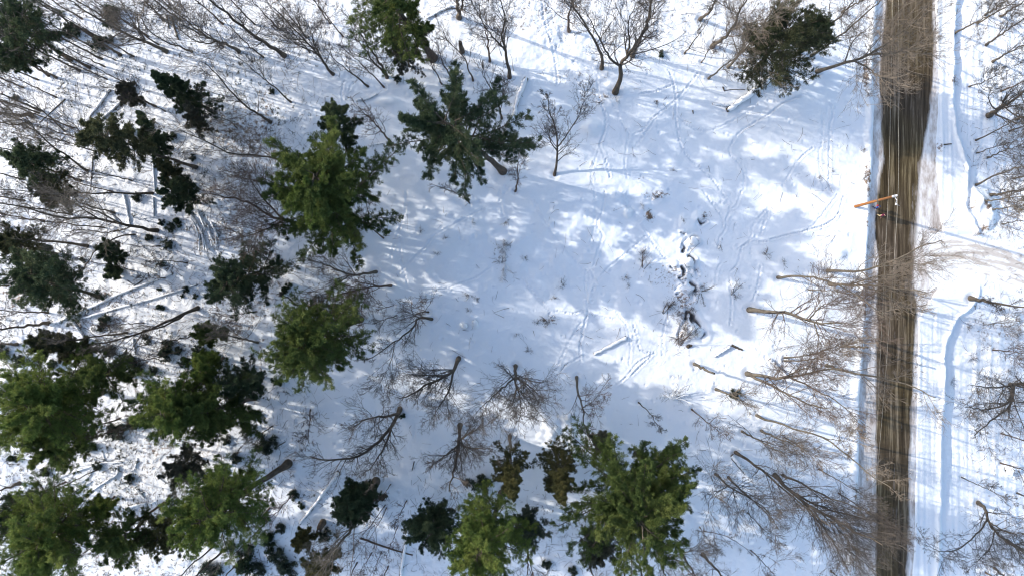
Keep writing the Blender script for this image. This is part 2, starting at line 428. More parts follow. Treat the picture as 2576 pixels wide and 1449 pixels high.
# fine centre, stretched skirt out to the horizon
xs = np.concatenate([-62 - np.geomspace(.2, 700, 26)[::-1], np.arange(-62, 62.001, .11), 62 + np.geomspace(.2, 700, 26)])
ys = np.concatenate([-36 - np.geomspace(.2, 700, 26)[::-1], np.arange(-36, 36.001, .11), 36 + np.geomspace(.2, 700, 26)])
GX, GY = np.meshgrid(xs, ys)
GU, GV = GX / KU + CU, CV - GY / KU
def terrain(U, V, fine=True):
    X, Y = (U - CU) * KU, (CV - V) * KU
    z = .12 + .28 * fbm(X, Y, 9, 3, 1) + .10 * fbm(X, Y, 2.4, 3, 9)
    # rough forest floor on the left, at the top and on the far right
    forest = np.clip(sm(1000, 600, U) + sm(130, 40, V) * sm(2150, 2000, U) + sm(2400, 2460, U) * .8 + sm(1180, 1300, V) * sm(1900, 1500, U) * .7, 0, 1)
    hum = np.maximum(fbm(X, Y, 1.5, 3, 21), 0)
    z = z + forest * (.16 * hum + .05 * fbm(X, Y, .7, 2, 30))
    mid = np.exp(-((U - 1420) / 190) ** 2 - ((V - 640) / 120) ** 2) + np.exp(-((U - 1600) / 90) ** 2 - ((V - 500) / 60) ** 2)
    z = z + .035 * fbm(X, Y, .55, 2, 52) + mid * .26 * fbm(X, Y, 1.6, 3, 50)
    bp = np.exp(-((U - 1420) / 150) ** 2 - ((V - 110) / 95) ** 2)
    z = z + bp * .20 * fbm(X, Y, .8, 3, 60)
    soil = np.zeros_like(z)
    for cu, cv, ru, rv, h in HEAPS:
        q = ((U - cu) / ru) ** 2 + ((V - cv) / rv) ** 2
        sel = q < 6
        n = 1 + .5 * fbm(X, Y, 1.6, 3, 41)
        z = z + np.where(sel, h * n * np.exp(-(q * 1.1) ** 1.6), 0)
    for cu, cv, ru, rv, h in PILLOWS:
        n = 1 + .55 * fbm(X, Y, .8, 3, 45)
        q = (((U - cu) / ru) ** 2 + ((V - cv) / rv) ** 2) / n ** 2
        z = z + np.where(q < 4, h * .8 * np.exp(-(q) ** 2.2), 0)
    for pts, w in GAPS:
        u0, u1 = min(p[0] for p in pts) - 25, max(p[0] for p in pts) + 25
        v0, v1 = min(p[1] for p in pts) - 25, max(p[1] for p in pts) + 25
        sel = (U > u0) & (U < u1) & (V > v0) & (V < v1)
        if not sel.any(): continue
        uu, vv = U[sel], V[sel]
        d = dist_poly(uu, vv, pts) + 4.5 * fbm(uu * KU, vv * KU, .8, 4, 74)
        d = np.maximum(d, 0)
        w2 = w * (1 + .9 * vn(uu * KU, vv * KU, .45, 70))
        k = np.exp(-(d / w2) ** 2)
        k = k * (.15 + .85 * sm(-.22, .10, vn(uu * KU, vv * KU, .9, 72)))
        z[sel] = z[sel] - .6 * k
        soil[sel] = np.maximum(soil[sel], sm(.45, .9, k) * .9)
        bank = np.exp(-((d - w * 2.2) / w) ** 2)
        z[sel] += .12 * bank
    # road corridor
    L, Rr, S2, RG = bank_l(V), road_r(V), shoul_r(V), ridge_r(V)
    rag = 3.6 * fbm(X * 1.0, Y * .5, 1.6, 4, 80) + 7 * vn(X * .1, Y, 7., 83)
    dl = L + rag - U          # >0 : west of the road bed
    dr = U - (S2 + rag)       # >0 : east of it
    west = .42 * sm(0, 9, dl) + .22 * np.exp(-((dl - 14) / 9) ** 2) * (1 + .9 * fbm(X, Y, 1.1, 3, 82))
    zw = -.10 + west + (z - .12) * sm(6, 26, dl)
    # plough-levelled shoulder, its ridge and the drop behind
    dg = U - (RG + 3.2 * fbm(X, Y, 1.6, 3, 84) + 8 * vn(X * .1, Y, 6., 87))
    lvl = .10 * sm(0, 5, dr) + .10 * fbm(X * 3, Y * .12, 1.0, 2, 86)
    ridge = .24 * np.exp(-(np.minimum(dg, 0) / 6.) ** 2) * sm(0, 10, dr + 4) * (1 + .9 * fbm(X, Y, 1.3, 3, 85))
    drop = .24 - .72 * sm(-1, 13, dg + 3 * fbm(X, Y, .9, 3, 91)) + .45 * sm(30, 170, dg)
    ze = np.where(dg < 0, -.08 + lvl + ridge, -.08 + lvl + drop) + (z - .12) * sm(-8, 30, dg)
    # flatten ridge where the driveway crosses it
    dd = dist_poly(U, V, DRIVE) if (U.max() > 2290) else np.full_like(U, 1e9)
    ze = np.maximum(ze, np.where(U > 2300, .12 * sm(DRIVE_W + 90, DRIVE_W + 30, dd) - 9 * (dd > DRIVE_W + 90), -9))
    inroad = (dl <= 0) & (dr <= 0)
    z = np.where(dl > 0, zw, np.where(dr > 0, ze, -.10))
    drv = sm(DRIVE_W + 16, DRIVE_W - 6, dd + 6 * fbm(X, Y, 2, 3, 88)) * (U > 2290)
    z = z * (1 - drv) + np.minimum(-.075, z) * drv
    tr = np.clip((1 - drv), 0, 1)
    litter = .36 * forest + .10 * (fbm(X, Y, 7, 3, 90) > .15) * forest
    litter = np.clip(litter + .30 * forest * fbm(X, Y, 5, 3, 92), 0, 1)
    verge = np.exp(-((dl - 11) / 7) ** 2) * sm(-.25, .35, fbm(X, Y * .6, 4.5, 3, 94))
    litter = np.maximum(litter, np.where((dl > 0), verge * .86, 0))
    litter = np.maximum(litter, .60 * np.exp(-((U - 1690) / 130) ** 2 - ((V - 520) / 60) ** 2) * sm(-.1, .4, fbm(X, Y, 3, 3, 96)))
    litter = np.maximum(litter, .66 * np.exp(-((U - 1720) / 60) ** 2 - ((V - 740) / 160) ** 2) * sm(-.2, .4, fbm(X, Y, 2, 3, 97)))
    for cu, cv, ru, rv, a in [(2468, 510, 13, 20, .8), (2470, 575, 26, 18, .75), (2440, 520, 10, 30, .7), (2400, 205, 16, 14, .8), (2365, 370, 16, 30, .6), (2478, 520, 9, 9, 1.), (2350, 485, 12, 30, .6),
                              (1520, 245, 60, 14, .55), (1650, 490, 50, 16, .7), (1632, 545, 14, 22, .85), (1378, 806, 34, 12, .7), (1770, 545, 12, 14, .7), (1650, 260, 10, 10, .7),
                              (1712, 850, 26, 60, .6), (1300, 60, 120, 60, .5), (1430, 200, 60, 30, .5), (2175, 190, 14, 60, .8), (2178, 450, 14, 50, .85), (1690, 690, 120, 60, .5), (1255, 640, 30, 60, .5)]:
        q = ((U - cu) / ru) ** 2 + ((V - cv) / rv) ** 2
        litter = np.maximum(litter, a * np.exp(-q) * (U < 9000))
    litter *= ~(inroad)
    return z, litter, soil

GZ, LIT, SOIL = terrain(GU, GV)
# animal trails pressed into the snow
i0x, i0y = 26, 26
def stamp(x, y, depth, rad, rim=.25):
    ci = (x + 62) / .11 + i0x; cj = (y + 36) / .11 + i0y
    a = int(ci); b = int(cj); w = int(rad / .11 * 2.4) + 1
    if a - w < i0x or b - w < i0y or a + w + 1 >= len(xs) - 26 or b + w + 1 >= len(ys) - 26: return
    sx = xs[a - w:a + w + 2][None, :]; sy = ys[b - w:b + w + 2][:, None]
    q = ((sx - x) ** 2 + (sy - y) ** 2) / rad ** 2
    GZ[b - w:b + w + 2, a - w:a + w + 2] += -depth * np.exp(-q) + depth * rim * np.exp(-(np.sqrt(q) - 1.7) ** 2 * 3)
tg = np.random.default_rng(3)
for tr in TRACKS:
    c = catmull(tr, 12 * len(tr))
    seg = np.r_[0, np.cumsum(np.hypot(*(c[1:] - c[:-1]).T))] * KU
    s = np.arange(0, seg[-1], .15)
    u = np.interp(s, seg, c[:, 0]); v = np.interp(s, seg, c[:, 1])
    dep = .05 + .04 * tg.random()
    for i in range(len(s)):
        off = .065 * (1 if i % 2 else -1)
        stamp((u[i] - CU) * KU + off + tg.normal() * .03, (CV - v[i]) * KU + tg.normal() * .03, dep, .125, .35)
# loose snow clods and drip holes dropped from the trees
for i in range(1500):
    u = tg.uniform(20, 2560); v = tg.uniform(10, 1440)
    if 2140 < u < 2470: continue
    stamp((u - CU) * KU, (CV - v) * KU, *((tg.uniform(.05, .12), tg.uniform(.1, .2), .2) if tg.random() < .6 else (-tg.uniform(.02, .05), tg.uniform(.12, .3), 0)))
HOLLOWS = []
nx, ny = len(xs), len(ys)
ii = (np.arange(ny - 1)[:, None] * nx + np.arange(nx - 1)[None, :]).ravel()
GF = np.stack([ii, ii + 1, ii + nx + 1, ii + nx], -1)
gm = mesh_np("snow_ground", np.stack([GX.ravel(), GY.ravel(), GZ.ravel()], -1), GF, M_SNOW, True,
             {"litter": ('POINT', LIT), "soil": ('POINT', SOIL)})
g = link("ground", gm); tag(g, "snow covered forest floor and open field", None, kind='structure')

def gz(u, v):
    x, y = (u - CU) * KU, (CV - v) * KU
    a = int(np.clip(np.searchsorted(xs, x), 0, nx - 1)); b = int(np.clip(np.searchsorted(ys, y), 0, ny - 1))
    return float(GZ[b, a])
def gzx(x, y): return gz(x / KU + CU, CV - y / KU)

# road sheet
rx = np.arange(2120, 2470, 2.6); rv = np.concatenate([-900 + np.arange(0, 860, 60), np.arange(-40, 1500, 3.2), np.arange(1500, 2600, 60)])
RU, RV = np.meshgrid(rx, rv)
wb = 5 * vn(RU * KU * .2, RV * KU, 5., 61) + 3 * fbm(RU * KU, RV * KU * .4, 1.5, 3, 62)
dl_, dr_ = RU - road_l(RV) + wb, road_r(RV) - RU + wb
asph = np.clip(np.minimum(sm(-12, 11, dl_), sm(-14, 12, dr_)), 0, 1)
marg = .22 * np.exp(-np.minimum(np.minimum(dl_, dr_), 0) ** 2 / 22 ** 2)
beige = np.where(RU > road_r(RV), np.where(RV < 790, .20, .08), .12 + .22 * sm(600, 900, RV))
asph = np.maximum(asph * np.where(RV > 700, .80, .90), np.maximum(marg, beige))
band = sm(260, 420, RV) * sm(800, 700, RV)
asph = asph - .38 * band * sm(62, 112, dl_)
rm = mesh_np("road", np.stack([(RU.ravel() - CU) * KU, (CV - RV.ravel()) * KU, np.where((RU > shoul_r(RV) + 12) | (RU < bank_l(RV) - 14), -1.2, -.03).ravel()], -1),
             (lambda a: np.stack([a, a + len(rx), a + len(rx) + 1, a + 1], -1))((np.arange(len(rv) - 1)[:, None] * len(rx) + np.arange(len(rx) - 1)[None, :]).ravel()),
             road_mat("wet asphalt with salted snow"), True, {"asph": ('POINT', asph)})
o = link("road", rm); tag(o, "dark wet plowed road with dirty snow edges", None, kind='structure')
# driveway sheet, swept along its centre line
dc = catmull(DRIVE, 90)
tn = nrm(np.gradient(dc, axis=0)); nn = np.stack([-tn[:, 1], tn[:, 0]], -1)
ww = np.linspace(-70, 70, 61)
DP = dc[:, None, :] + nn[:, None, :] * ww[None, :, None]
lane = np.broadcast_to(ww[None, :] * KU, DP.shape[:2]); along = np.broadcast_to((np.arange(90) * 1.1)[:, None], DP.shape[:2])
asp = .85 * np.exp(-((ww[None, :] + 14) / 30) ** 2) + np.zeros((90, 1)); asp = asp * .62
for c_, w_, a_ in ((-38, 3, .5), (-27, 2.5, .6), (-17, 3, .65), (-6, 3, .6), (5, 2.5, .5), (16, 3, .55), (30, 2.5, .4)):
    asp = asp + a_ * np.exp(-((ww[None, :] + 5 * np.sin(np.arange(90)[:, None] * .12 + c_) - c_) / w_) ** 2)
fade = sm(2318, 2372, DP[:, :, 0])
k = np.ones_like(DP[:, :, 0])
dz = np.where(DP[:, :, 0] < 2335 , -.2, -.022) 
# the driveway sheet starts just inside the road edge and overlaps it 8 mm higher
keep = DP[:, :, 0] > 2322
dm = mesh_np("driveway", np.stack([(DP[:, :, 0].ravel() - CU) * KU, (CV - DP[:, :, 1].ravel()) * KU, (-.034 + .014 * sm(2330, 2350, DP[:, :, 0])).ravel()], -1),
             (lambda a: np.stack([a, a + 1, a + 62, a + 61], -1))((np.arange(89)[:, None] * 61 + np.arange(60)[None, :]).ravel()),
             road_mat("packed driveway snow", True), True, {"asph": ('POINT', asp * fade), "lane": ('POINT', lane), "along": ('POINT', along)})
o = link("driveway", dm); tag(o, "packed snow driveway with tan tyre streaks", None, kind='structure')
# brook water under the snow pillows
m, n, l, b = mat("brook water", .08); b.inputs["Base Color"].default_value = (.03, .03, .028, 1); b.inputs["Specular IOR Level"].default_value = .5
t = noise(n, l, 3, 3, .5, objcoord(n, l)); bp = n.new("ShaderNodeBump"); bp.inputs["Strength"].default_value = .2; l.new(t.outputs[0], bp.inputs["Height"]); l.new(bp.outputs[0], b.inputs["Normal"])
bc = catmull([(1740, 540), (1715, 600), (1712, 660), (1735, 730), (1725, 800), (1745, 870)], 30)
bt = nrm(np.gradient(bc, axis=0)); bn = np.stack([-bt[:, 1], bt[:, 0]], -1)
BP = bc[:, None, :] + bn[:, None, :] * np.linspace(-46, 46, 9)[None, :, None]
bm_ = mesh_np("water", np.stack([(BP[:, :, 0].ravel() - CU) * KU, (CV - BP[:, :, 1].ravel()) * KU, np.full(BP[:, :, 0].size, -.62)], -1),
              (lambda a: np.stack([a, a + 1, a + 10, a + 9], -1))((np.arange(29)[:, None] * 9 + np.arange(8)[None, :]).ravel()), m)
o = link("water", bm_); tag(o, "dark open brook water between snow pillows", None, kind='structure')

# ------------------------------------------------------------------ trees
def path3(pts, h, n=14, h0=0.0, wob=0.0, g=None):
    pts = [tuple(map(float, p)) for p in pts]
    b = np.array(pts[0]) - (CU, CV)
    if len(pts) == 1:
        h = h or 20
        w = (g or rng).normal(size=2) * 6
        t = np.array(pts[0]) - (CU, CV)
        tip = np.array([CU, CV]) + t * (HCAM / (HCAM - h)) + w
        pts.append(tuple(tip))
    if h is None:
        tv = np.array(pts[-1]) - (CU, CV)
        t = float(tv @ b) / max(float(b @ b), 1.)
        h = float(np.clip(HCAM * (1 - 1 / max(t, 1.02)), 4.5, 25))
    d = np.r_[0, np.cumsum([math.dist(p, q) for p, q in zip(pts[:-1], pts[1:])])]
    d = d / max(d[-1], 1e-6)
    z0 = gz(*pts[0]) if h0 == 0 else 0
    p3 = [P3(u, v, (h0 + (h - h0) * f) + (z0 if f == 0 and h0 == 0 else 0)) for (u, v), f in zip(pts, d)]
    c = catmull(p3, n)
    if wob:
        nz = (g or rng).normal(size=c.shape) * wob; nz[0] = 0; nz[:, 2] *= .3
        c = c + nz
    return c, h

def bare(label, pts, r=.16, h=None, cs=.35, n=13, limbs=(), tone=0, ang=42, ln=.30, sub=6, k3=5, k4=4, up=.16, tw=None, name="bare_tree", group=None, top=.22, cat="tree", thick=1., mask=None):
    seed = abs(hash((round(pts[0][0] * 7), round(pts[0][1] * 13)))) % (2 ** 31)
    g = np.random.default_rng(seed)
    main, h = path3(pts, h, 16, wob=.035 + .1 * r, g=g)
    base = main[0].copy()
    main[0, 2] -= .25
    e = empty(name, base)
    tag(e, label, cat, group)
    s = np.linspace(0, 1, 16)
    MR = r * (1 - (1 - top) * s ** .85); MR[0] *= 1.45; MR[1] *= 1.06
    HOLLOWS.append((base[0], base[1], r))
    tm = tubes(main[None], MR[None], 9)
    link("trunk", mesh_np("trunk", *tm, M_BARK[tone]), e)
    Ps, Rs = [main[None]], [MR[None]]
    if k4 and ln >= .18: k4 = min(k4, 3); ln, ang, cs = ln * 1.32, ang * .84, cs * .72
    # thicken the sampling for limbs
    for L in limbs:
        q = np.array(L[0][0]) if not np.isscalar(L[0][0]) else np.array(L[0])
        # height where the limb leaves the trunk
        best = min(range(16), key=lambda i: math.hypot(main[i, 0] / (KU * (HCAM - main[i, 2]) / HCAM) + CU - q[0], CV - main[i, 1] / (KU * (HCAM - main[i, 2]) / HCAM) - q[1]))
        hs = max(main[best, 2], .6)
        lp, _ = path3(L, max(h * .9, hs + 1.5), 16, h0=hs, wob=.04, g=g)
        lr0 = min(MR[best] * .8, r * .8)
        lp = lp + (main[best] - lp[0]) * np.linspace(1, 0, 16)[:, None]
        lr = lr0 * (1 - .8 * s ** .8)
        link("limb", mesh_np("limb", *tubes(lp[None], lr[None], 7), M_BARK[tone]), e)
        Ps.append(lp[None]); Rs.append(lr[None])
    P0 = np.concatenate(Ps); R0 = np.concatenate(Rs)
    out = []
    L1, r1 = grow(P0, R0, int(n * 1.0), cs, 1.0, ang, 0, 7, up, .085, .5, .22, .022, lenabs=h * ln, g=g, rmax=r * .5)
    out.append(tubes(L1, r1 * thick, 5))
    L2, r2 = grow(L1, r1, sub, .15, 1.0, 35, .55, 5, up * .7, .085, .6, .3, .0145, g=g)
    out.append(tubes(L2, r2 * thick, 4))
    L3, r3 = grow(L2, r2, k3, .1, 1.0, 34, .58, 4, up * .6, .09, .68, .4, .0105, g=g)
    out.append(tubes(L3, r3 * thick, 3))
    if k4:
        L4, r4 = grow(L3, r3, k4, .1, 1.0, 32, .62, 3, up * .4, .07, .75, .5, .0085, g=g)
        out.append(tubes(L4, r4 * thick, 3))
    v, f = join(out)
    link("crown", mesh_np("crown", v, f, M_TWIG[tone if tw is None else tw]), e)
    return e

def blades(C, D, g, per, bl, bw, upb=.35, spread=.9):
    M = len(C)
    c = np.repeat(C, per, 0); d = np.repeat(D, per, 0)
    dd = nrm(d * .8 + g.normal(size=c.shape) * spread * .75 + np.array([0, 0, upb]))
    sd_ = nrm(np.cross(dd, g.normal(size=c.shape)))
    l = bl * (.6 + .8 * g.random(len(c)))[:, None]; w = bw * (.7 + .6 * g.random(len(c)))[:, None]
    c = c + g.normal(size=c.shape) * bl * .42
    a = c - sd_ * w * .35; b = c + sd_ * w * .35
    m1 = c + dd * l * .55 + sd_ * w * .5; m2 = c + dd * l - sd_ * w * .15
    V = np.stack([a, b, m1, m2], 1).reshape(-1, 3)
    F = np.arange(len(V)).reshape(-1, 4)
    return V, F

def conifer(label, base, tip, Ru, h=18, kind='mid', shape='pine', cs=.35, r=.2, n=46, dens=1., name="white_pine", side=None, var=.3, bare_low=0, tone=0, flatn=.75, group=None, latr=None):
    seed = abs(hash((round(base[0] * 7), round(base[1] * 13), 5))) % (2 ** 31)
    g = np.random.default_rng(seed)
    main, h = path3([base, ((base[0] + tip[0]) / 2 + g.normal() * 2, (base[1] + tip[1]) / 2 + g.normal() * 2), tip], h, 16, wob=.05, g=g)
    bs = main[0].copy(); main[0, 2] -= .25
    e = empty(name, bs); tag(e, label, "tree", group)
    s = np.linspace(0, 1, 16)
    MR = r * (1 - .86 * s); MR[0] *= 1.5; MR[1] *= 1.06; HOLLOWS.append((bs[0], bs[1], r))
    link("trunk", mesh_np("trunk", *tubes(main[None], MR[None], 10), M_BARK[tone]), e)
    Ru = Ru * (.9 if shape == 'round' else 1)
    R = Ru * KU * (HCAM - .65 * h) / HCAM
    t = cs + (1 - cs) * ((np.arange(n) + g.random(n)) / n) ** .9
    q = (t - cs) / (1 - cs)
    idx = np.zeros(n, int)
    pos = at(main[None], idx, t)
    az = np.arange(n) * 2.39996 + g.normal(size=n) * .35
    if shape == 'pine':
        L = R * (1 - .80 * q ** 2.2) * (.78 + .22 * np.sin(np.pi * np.clip(q * 1.6, 0, 1)))
        el = np.radians(0 + 22 * q + g.normal(size=n) * 8); curve = .03
    elif shape == 'star':
        L = R * (1 - .5 * q ** 1.3)
        el = np.radians(-4 + 24 * q + g.normal(size=n) * 8); curve = .02
    elif shape == 'round':
        L = R * np.sqrt(np.clip(1 - (q - .3) ** 2 / .62, .05, 1))
        el = np.radians(0 + 30 * q + g.normal(size=n) * 9); curve = .02
    else:  # conical hemlock
        L = R * (1.02 - .95 * q)
        el = np.radians(-4 + 22 * q + g.normal(size=n) * 8); curve = -.035
    L = L * (1 - var + 2 * var * g.random(n)) * np.where(g.random(n) < .12, .6, 1)
    if side is not None:
        sv = np.array([side[0], -side[1]], float); sv /= np.linalg.norm(sv)
        dotp = np.cos(az) * sv[0] + np.sin(az) * sv[1]
        L = L * (1 + side[2] * dotp)
    L = np.maximum(L, .35)
    d = np.stack([np.cos(az) * np.cos(el), np.sin(az) * np.cos(el), np.sin(el)], -1)
    pts = [pos]; dd = d; S = 8
    for j in range(S - 1):
        dd = nrm(dd + g.normal(size=(n, 3)) * .07 + np.array([0, 0, curve]))
        pts.append(pts[-1] + dd * (L / (S - 1))[:, None])
    LP = np.stack(pts, 1)
    lr = np.clip(.018 + .011 * L, .02, r * .5)
    LR = lr[:, None] * np.linspace(1, .25, S)[None]
    wood = [tubes(LP, LR, 5)]
    k2 = {'star': 34, 'pine': 26, 'round': 20, 'cone': 18}[shape]; latr = latr or {'star': .2, 'pine': .25, 'round': .30, 'cone': .30}[shape]
    A, ar = grow(LP, LR, k2, .16, 1.0, 50, latr, 5, .05 if shape != 'cone' else -.02, .07, .5, .35, .010, flat=flatn, g=g)
    wood.append(tubes(A, ar, 3))
    k3 = 4
    B, br = grow(A, ar, k3, .08, 1.0, 44, .5, 4, .05, .08, .6, .4, .008, flat=flatn * .6, g=g)
    wood.append(tubes(B, br, 3))
    v, f = join(wood); link("branches", mesh_np("branches", v, f, M_BARK[tone if kind not in ('grey', 'brown') else 1]), e)
    m = max(2, int(round(3.0 * dens)))
    NB = len(B); ib = np.repeat(np.arange(NB), m)
    tt = 1.05 * g.random(len(ib)); tt = np.minimum(tt, 1)
    C = at(B, ib, tt); D = nrm(B[ib, -1] - B[ib, 0])
    limb_id = (ib // k3) // k2
    NA = len(A); ia = np.repeat(np.arange(NA), 2)
    C2 = at(A, ia, .5 + .5 * g.random(len(ia))); D2 = nrm(A[ia, -1] - A[ia, 0])
    C = np.concatenate([C, C2]); D = np.concatenate([D, D2])
    lid = np.concatenate([limb_id, ia // k2]); sid = np.concatenate([ib // k3, ia])
    sc = np.clip(R / 5.5, .55, 1.)
    per = 8
    bl = (.175 if shape != 'cone' else .155) * sc ** .5; bw = .044 * sc ** .5
    V, F = blades(C, D, g, per, bl, bw, .2, .62)
    ltint = g.normal(size=n) * .10; stint = g.normal(size=len(A)) * .045
    tint = .46 + ltint[lid] + stint[sid] + .10 * q[lid] + g.normal(size=len(C)) * .06
    tint = np.repeat(tint, per) + g.normal(size=len(C) * per) * .05
    link("crown", mesh_np("crown", V, F, M_FOL[kind], False, {"tint": ('FACE', np.clip(tint, 0, 1))}), e)
    return e

B = bare
# ---- big bare trees of the top edge and the field
B("large forked bare tree standing alone at the top of the open field", [(1548, 233), (1560, 192), (1562, 165), (1580, 138), (1600, 112), (1622, 70), (1640, 20)], .30, 16, .42, 15,
  [[(1562, 165), (1540, 150), (1522, 122), (1500, 80), (1478, 40)], [(1575, 140), (1582, 100), (1580, 60), (1600, 10)]], 0, ln=.34)
B("curved bare trunk just left of the large forked tree, bent to the upper left", [(1514, 173), (1515, 142), (1500, 115), (1487, 85), (1462, 50), (1440, 12), (1425, -20)], .20, 17, .4, 12)
B("thick bare tree half hidden directly behind the large forked tree's crown", [(1591, 141), (1606, 108), (1625, 70), (1634, 30), (1640, -10)], .24, 18, .35, 13)
B("slim bare tree with a dark clump, upper left of the large forked tree", [(1432, 79), (1430, 45), (1437, 10), (1445, -20)], .16, 15, .2, 12, tone=2)
B("bare tree with a tall slender trunk between the star shaped pine and the top edge", [(1282, 196), (1274, 130), (1262, 92), (1270, 50), (1262, 0)], .19, 16, .25, 14, [[(1274, 130), (1240, 95), (1215, 55), (1205, 15)]])
B("reddish twiggy bare tree left of the slender trunk below the top edge", [(1232, 155), (1226, 100), (1222, 50)], .13, 11, .15, 13, tone=2)
B("thin leaning bare stem just above the star shaped pine's top", [(1145, 226), (1132, 190), (1112, 155), (1098, 110)], .12, 12, .3, 9, tone=2)
B("bent grey stem ending below the broken snag", [(1190, 204), (1178, 175), (1165, 140), (1130, 108), (1110, 70)], .10, 11, .3, 8, tone=2)
B("thin bare sapling right of the tall leaning pine's trunk foot", [(1112, 212), (1090, 172), (1075, 140)], .08, 10, .3, 8, tone=2)
B("twin bare stems side by side at the middle of the top edge", [(1155, 44), (1150, 10), (1145, -30)], .26, 15, .4, 8, [[(1152, 40), (1162, 15), (1166, -20)]])
B("bare shrubby tree standing right above the star shaped pine's right side", [(1262, 300), (1256, 270), (1245, 240), (1222, 205), (1212, 180)], .12, 9, .25, 12, [[(1256, 270), (1266, 235), (1268, 195)]], ang=36)
B("small bare tree standing alone in the field right of the star shaped pine", [(1395, 441), (1400, 410), (1402, 370), (1396, 320), (1380, 275), (1375, 235)], .16, 11, .28, 15,
  [[(1402, 375), (1425, 345), (1452, 300), (1470, 255), (1472, 232)], [(1400, 385), (1380, 345), (1395, 300)]], ln=.27, ang=45)
B("small twisted bare tree at the foot of the star shaped pine's trunk", [(1296, 482), (1303, 450), (1302, 420), (1306, 370)], .11, 8, .3, 13, tone=2, ln=.3)
B("fallen looking bent bare branch below the star shaped pine", [(1182, 513), (1158, 492), (1128, 480), (1085, 462)], .07, 5, .3, 9, tone=2)
B("bare tree behind the tall leaning pine, with twin stems fanning to the upper left", [(973, 195), (955, 160), (928, 120), (908, 85)], .18, 13, .3, 13, [[(966, 190), (940, 165), (915, 125), (880, 80)]])
B("thin bare tree just left of the twin stems under the tall leaning pine", [(966, 220), (938, 190), (905, 160), (880, 130)], .09, 11, .3, 9, tone=2)
B("thin leaning bare tree whose foot is the rightmost above the largest pine", [(926, 218), (885, 185), (862, 168), (830, 140)], .11, 9, .4, 7)
B("wide fan shaped bare tree above the largest pine", [(838, 187), (815, 160), (785, 120), (740, 75), (690, 20)], .17, 16, .3, 15, [[(812, 155), (790, 110), (775, 60)], [(800, 140), (745, 112), (700, 80)]])
B("bare tree with a thick dark leaning trunk upper left of the fan shaped one", [(714, 140), (680, 118), (640, 92), (590, 52), (530, 5), (500, -20)], .25, 19, .25, 14, tone=0, ln=.2)
B("thin bare trunk parallel to and left of the thick dark leaning trunk", [(662, 145), (630, 118), (590, 80), (550, 30)], .10, 15, .35, 9)
B("bare tree with a spreading pale crown, next left of the thin parallel trunk", [(600, 130), (570, 112), (545, 103), (500, 85), (455, 60)], .19, 16, .3, 15, [[(545, 103), (500, 105), (455, 75), (430, 40)]], tone=1)
B("bare tree with crooked slender trunk left of the snowy woodland gap", [(482, 130), (455, 120), (412, 102), (375, 78), (350, 40)], .12, 15, .35, 11)
B("bare tree with long straight trunk and broad crown in the upper left woods", [(418, 130), (380, 112), (330, 92), (280, 68), (215, 30), (170, 0)], .21, 19, .3, 16, [[(365, 108), (350, 70), (345, 35)]], tone=1)
B("short visible bare trunk at the top edge left of the snowy woodland gap", [(409, 50), (390, 28), (365, 5)], .15, 16, .3, 10)
B("bare tree leaning out just right of the dark conical hemlock", [(680, 308), (655, 290), (630, 275), (590, 240), (545, 190), (515, 160)], .16, 17, .3, 15, tone=0, tw=1)
B("slim bare tree whose foot is just above the largest pine's left side", [(731, 257), (700, 228), (672, 207), (640, 180), (600, 145)], .10, 15, .35, 10)
B("crooked thin stem at the foot of the dark conical hemlock", [(595, 322), (578, 306), (550, 296), (525, 290)], .07, 6, .3, 6)
B("long pale trunk rising from behind the largest pine toward the upper left", [(740, 405), (690, 398), (640, 392), (572, 382), (510, 352), (452, 326)], .15, 19, .15, 14, tone=1, ang=55, ln=.24)
B("broad bare fan crown springing left from under the largest pine", [(762, 572), (715, 553), (690, 548), (640, 520), (590, 500), (530, 490)], .20, 19, .25, 20, [[(720, 556), (680, 575), (640, 590), (600, 600)], [(715, 553), (680, 520), (640, 470), (620, 430)]], tone=2, ang=36, ln=.26)
B("second bare fan crown left of the largest pine, just above the broad fan", [(735, 500), (690, 470), (640, 455), (580, 440)], .14, 17, .25, 15, tone=2, tw=1, ln=.26)
B("bare tree rooted at the largest pine's upper right side", [(982, 357), (955, 325), (930, 298), (900, 270)], .12, 12, .25, 13, tone=2)
B("twiggy sapling with dangling twigs on the largest pine's lower right edge", [(965, 600), (930, 565), (925, 520), (905, 490)], .08, 9, .3, 12, tone=2)
# ---- tall thin trunks of the top left corner
TL = "tall straight trunks of the upper left grove"
for i, (pts, r, h, lb) in enumerate([
    ([(139, 195), (62, 150), (10, 118)], .12, 22, "straight thin trunk of the corner grove with the lowest foot but one"),
    ([(92, 200), (40, 178), (0, 155), (-40, 138)], .10, 22, "straight thin trunk of the corner grove nearest the left edge"),
    ([(198, 178), (130, 145), (70, 115), (10, 85)], .12, 23, "straight trunk of the corner grove with its foot left of the paired trunks"),
    ([(223, 169), (150, 130), (90, 98), (20, 60)], .15, 23, "thickest straight trunk in the middle of the corner grove"),
    ([(262, 168), (200, 138), (140, 105), (60, 70)], .08, 21, "slender grey trunk right of the grove's thickest one"),
    ([(255, 148), (190, 115), (120, 75), (40, 30)], .12, 23, "straight trunk whose foot sits above the slender grey one in the corner grove"),
    ([(303, 138), (250, 105), (180, 62), (110, 15), (80, -5)], .13, 24, "rightmost straight trunk of the corner grove"),
    ([(190, 163), (150, 145), (80, 105), (40, 85)], .06, 16, "thinnest pole like trunk in the corner grove"),
    ([(290, 152), (240, 130), (150, 85), (100, 60)], .06, 18, "thin pole like trunk beside the corner grove's rightmost trunk"),
    ([(230, 118), (170, 85), (100, 45), (50, 20)], .08, 20, "thin trunk high in the corner grove with its foot farthest up")]):
    B(lb, pts, r, h, .45, 9, tone=0, ln=.14, group=TL, sub=4, k3=4, k4=3)
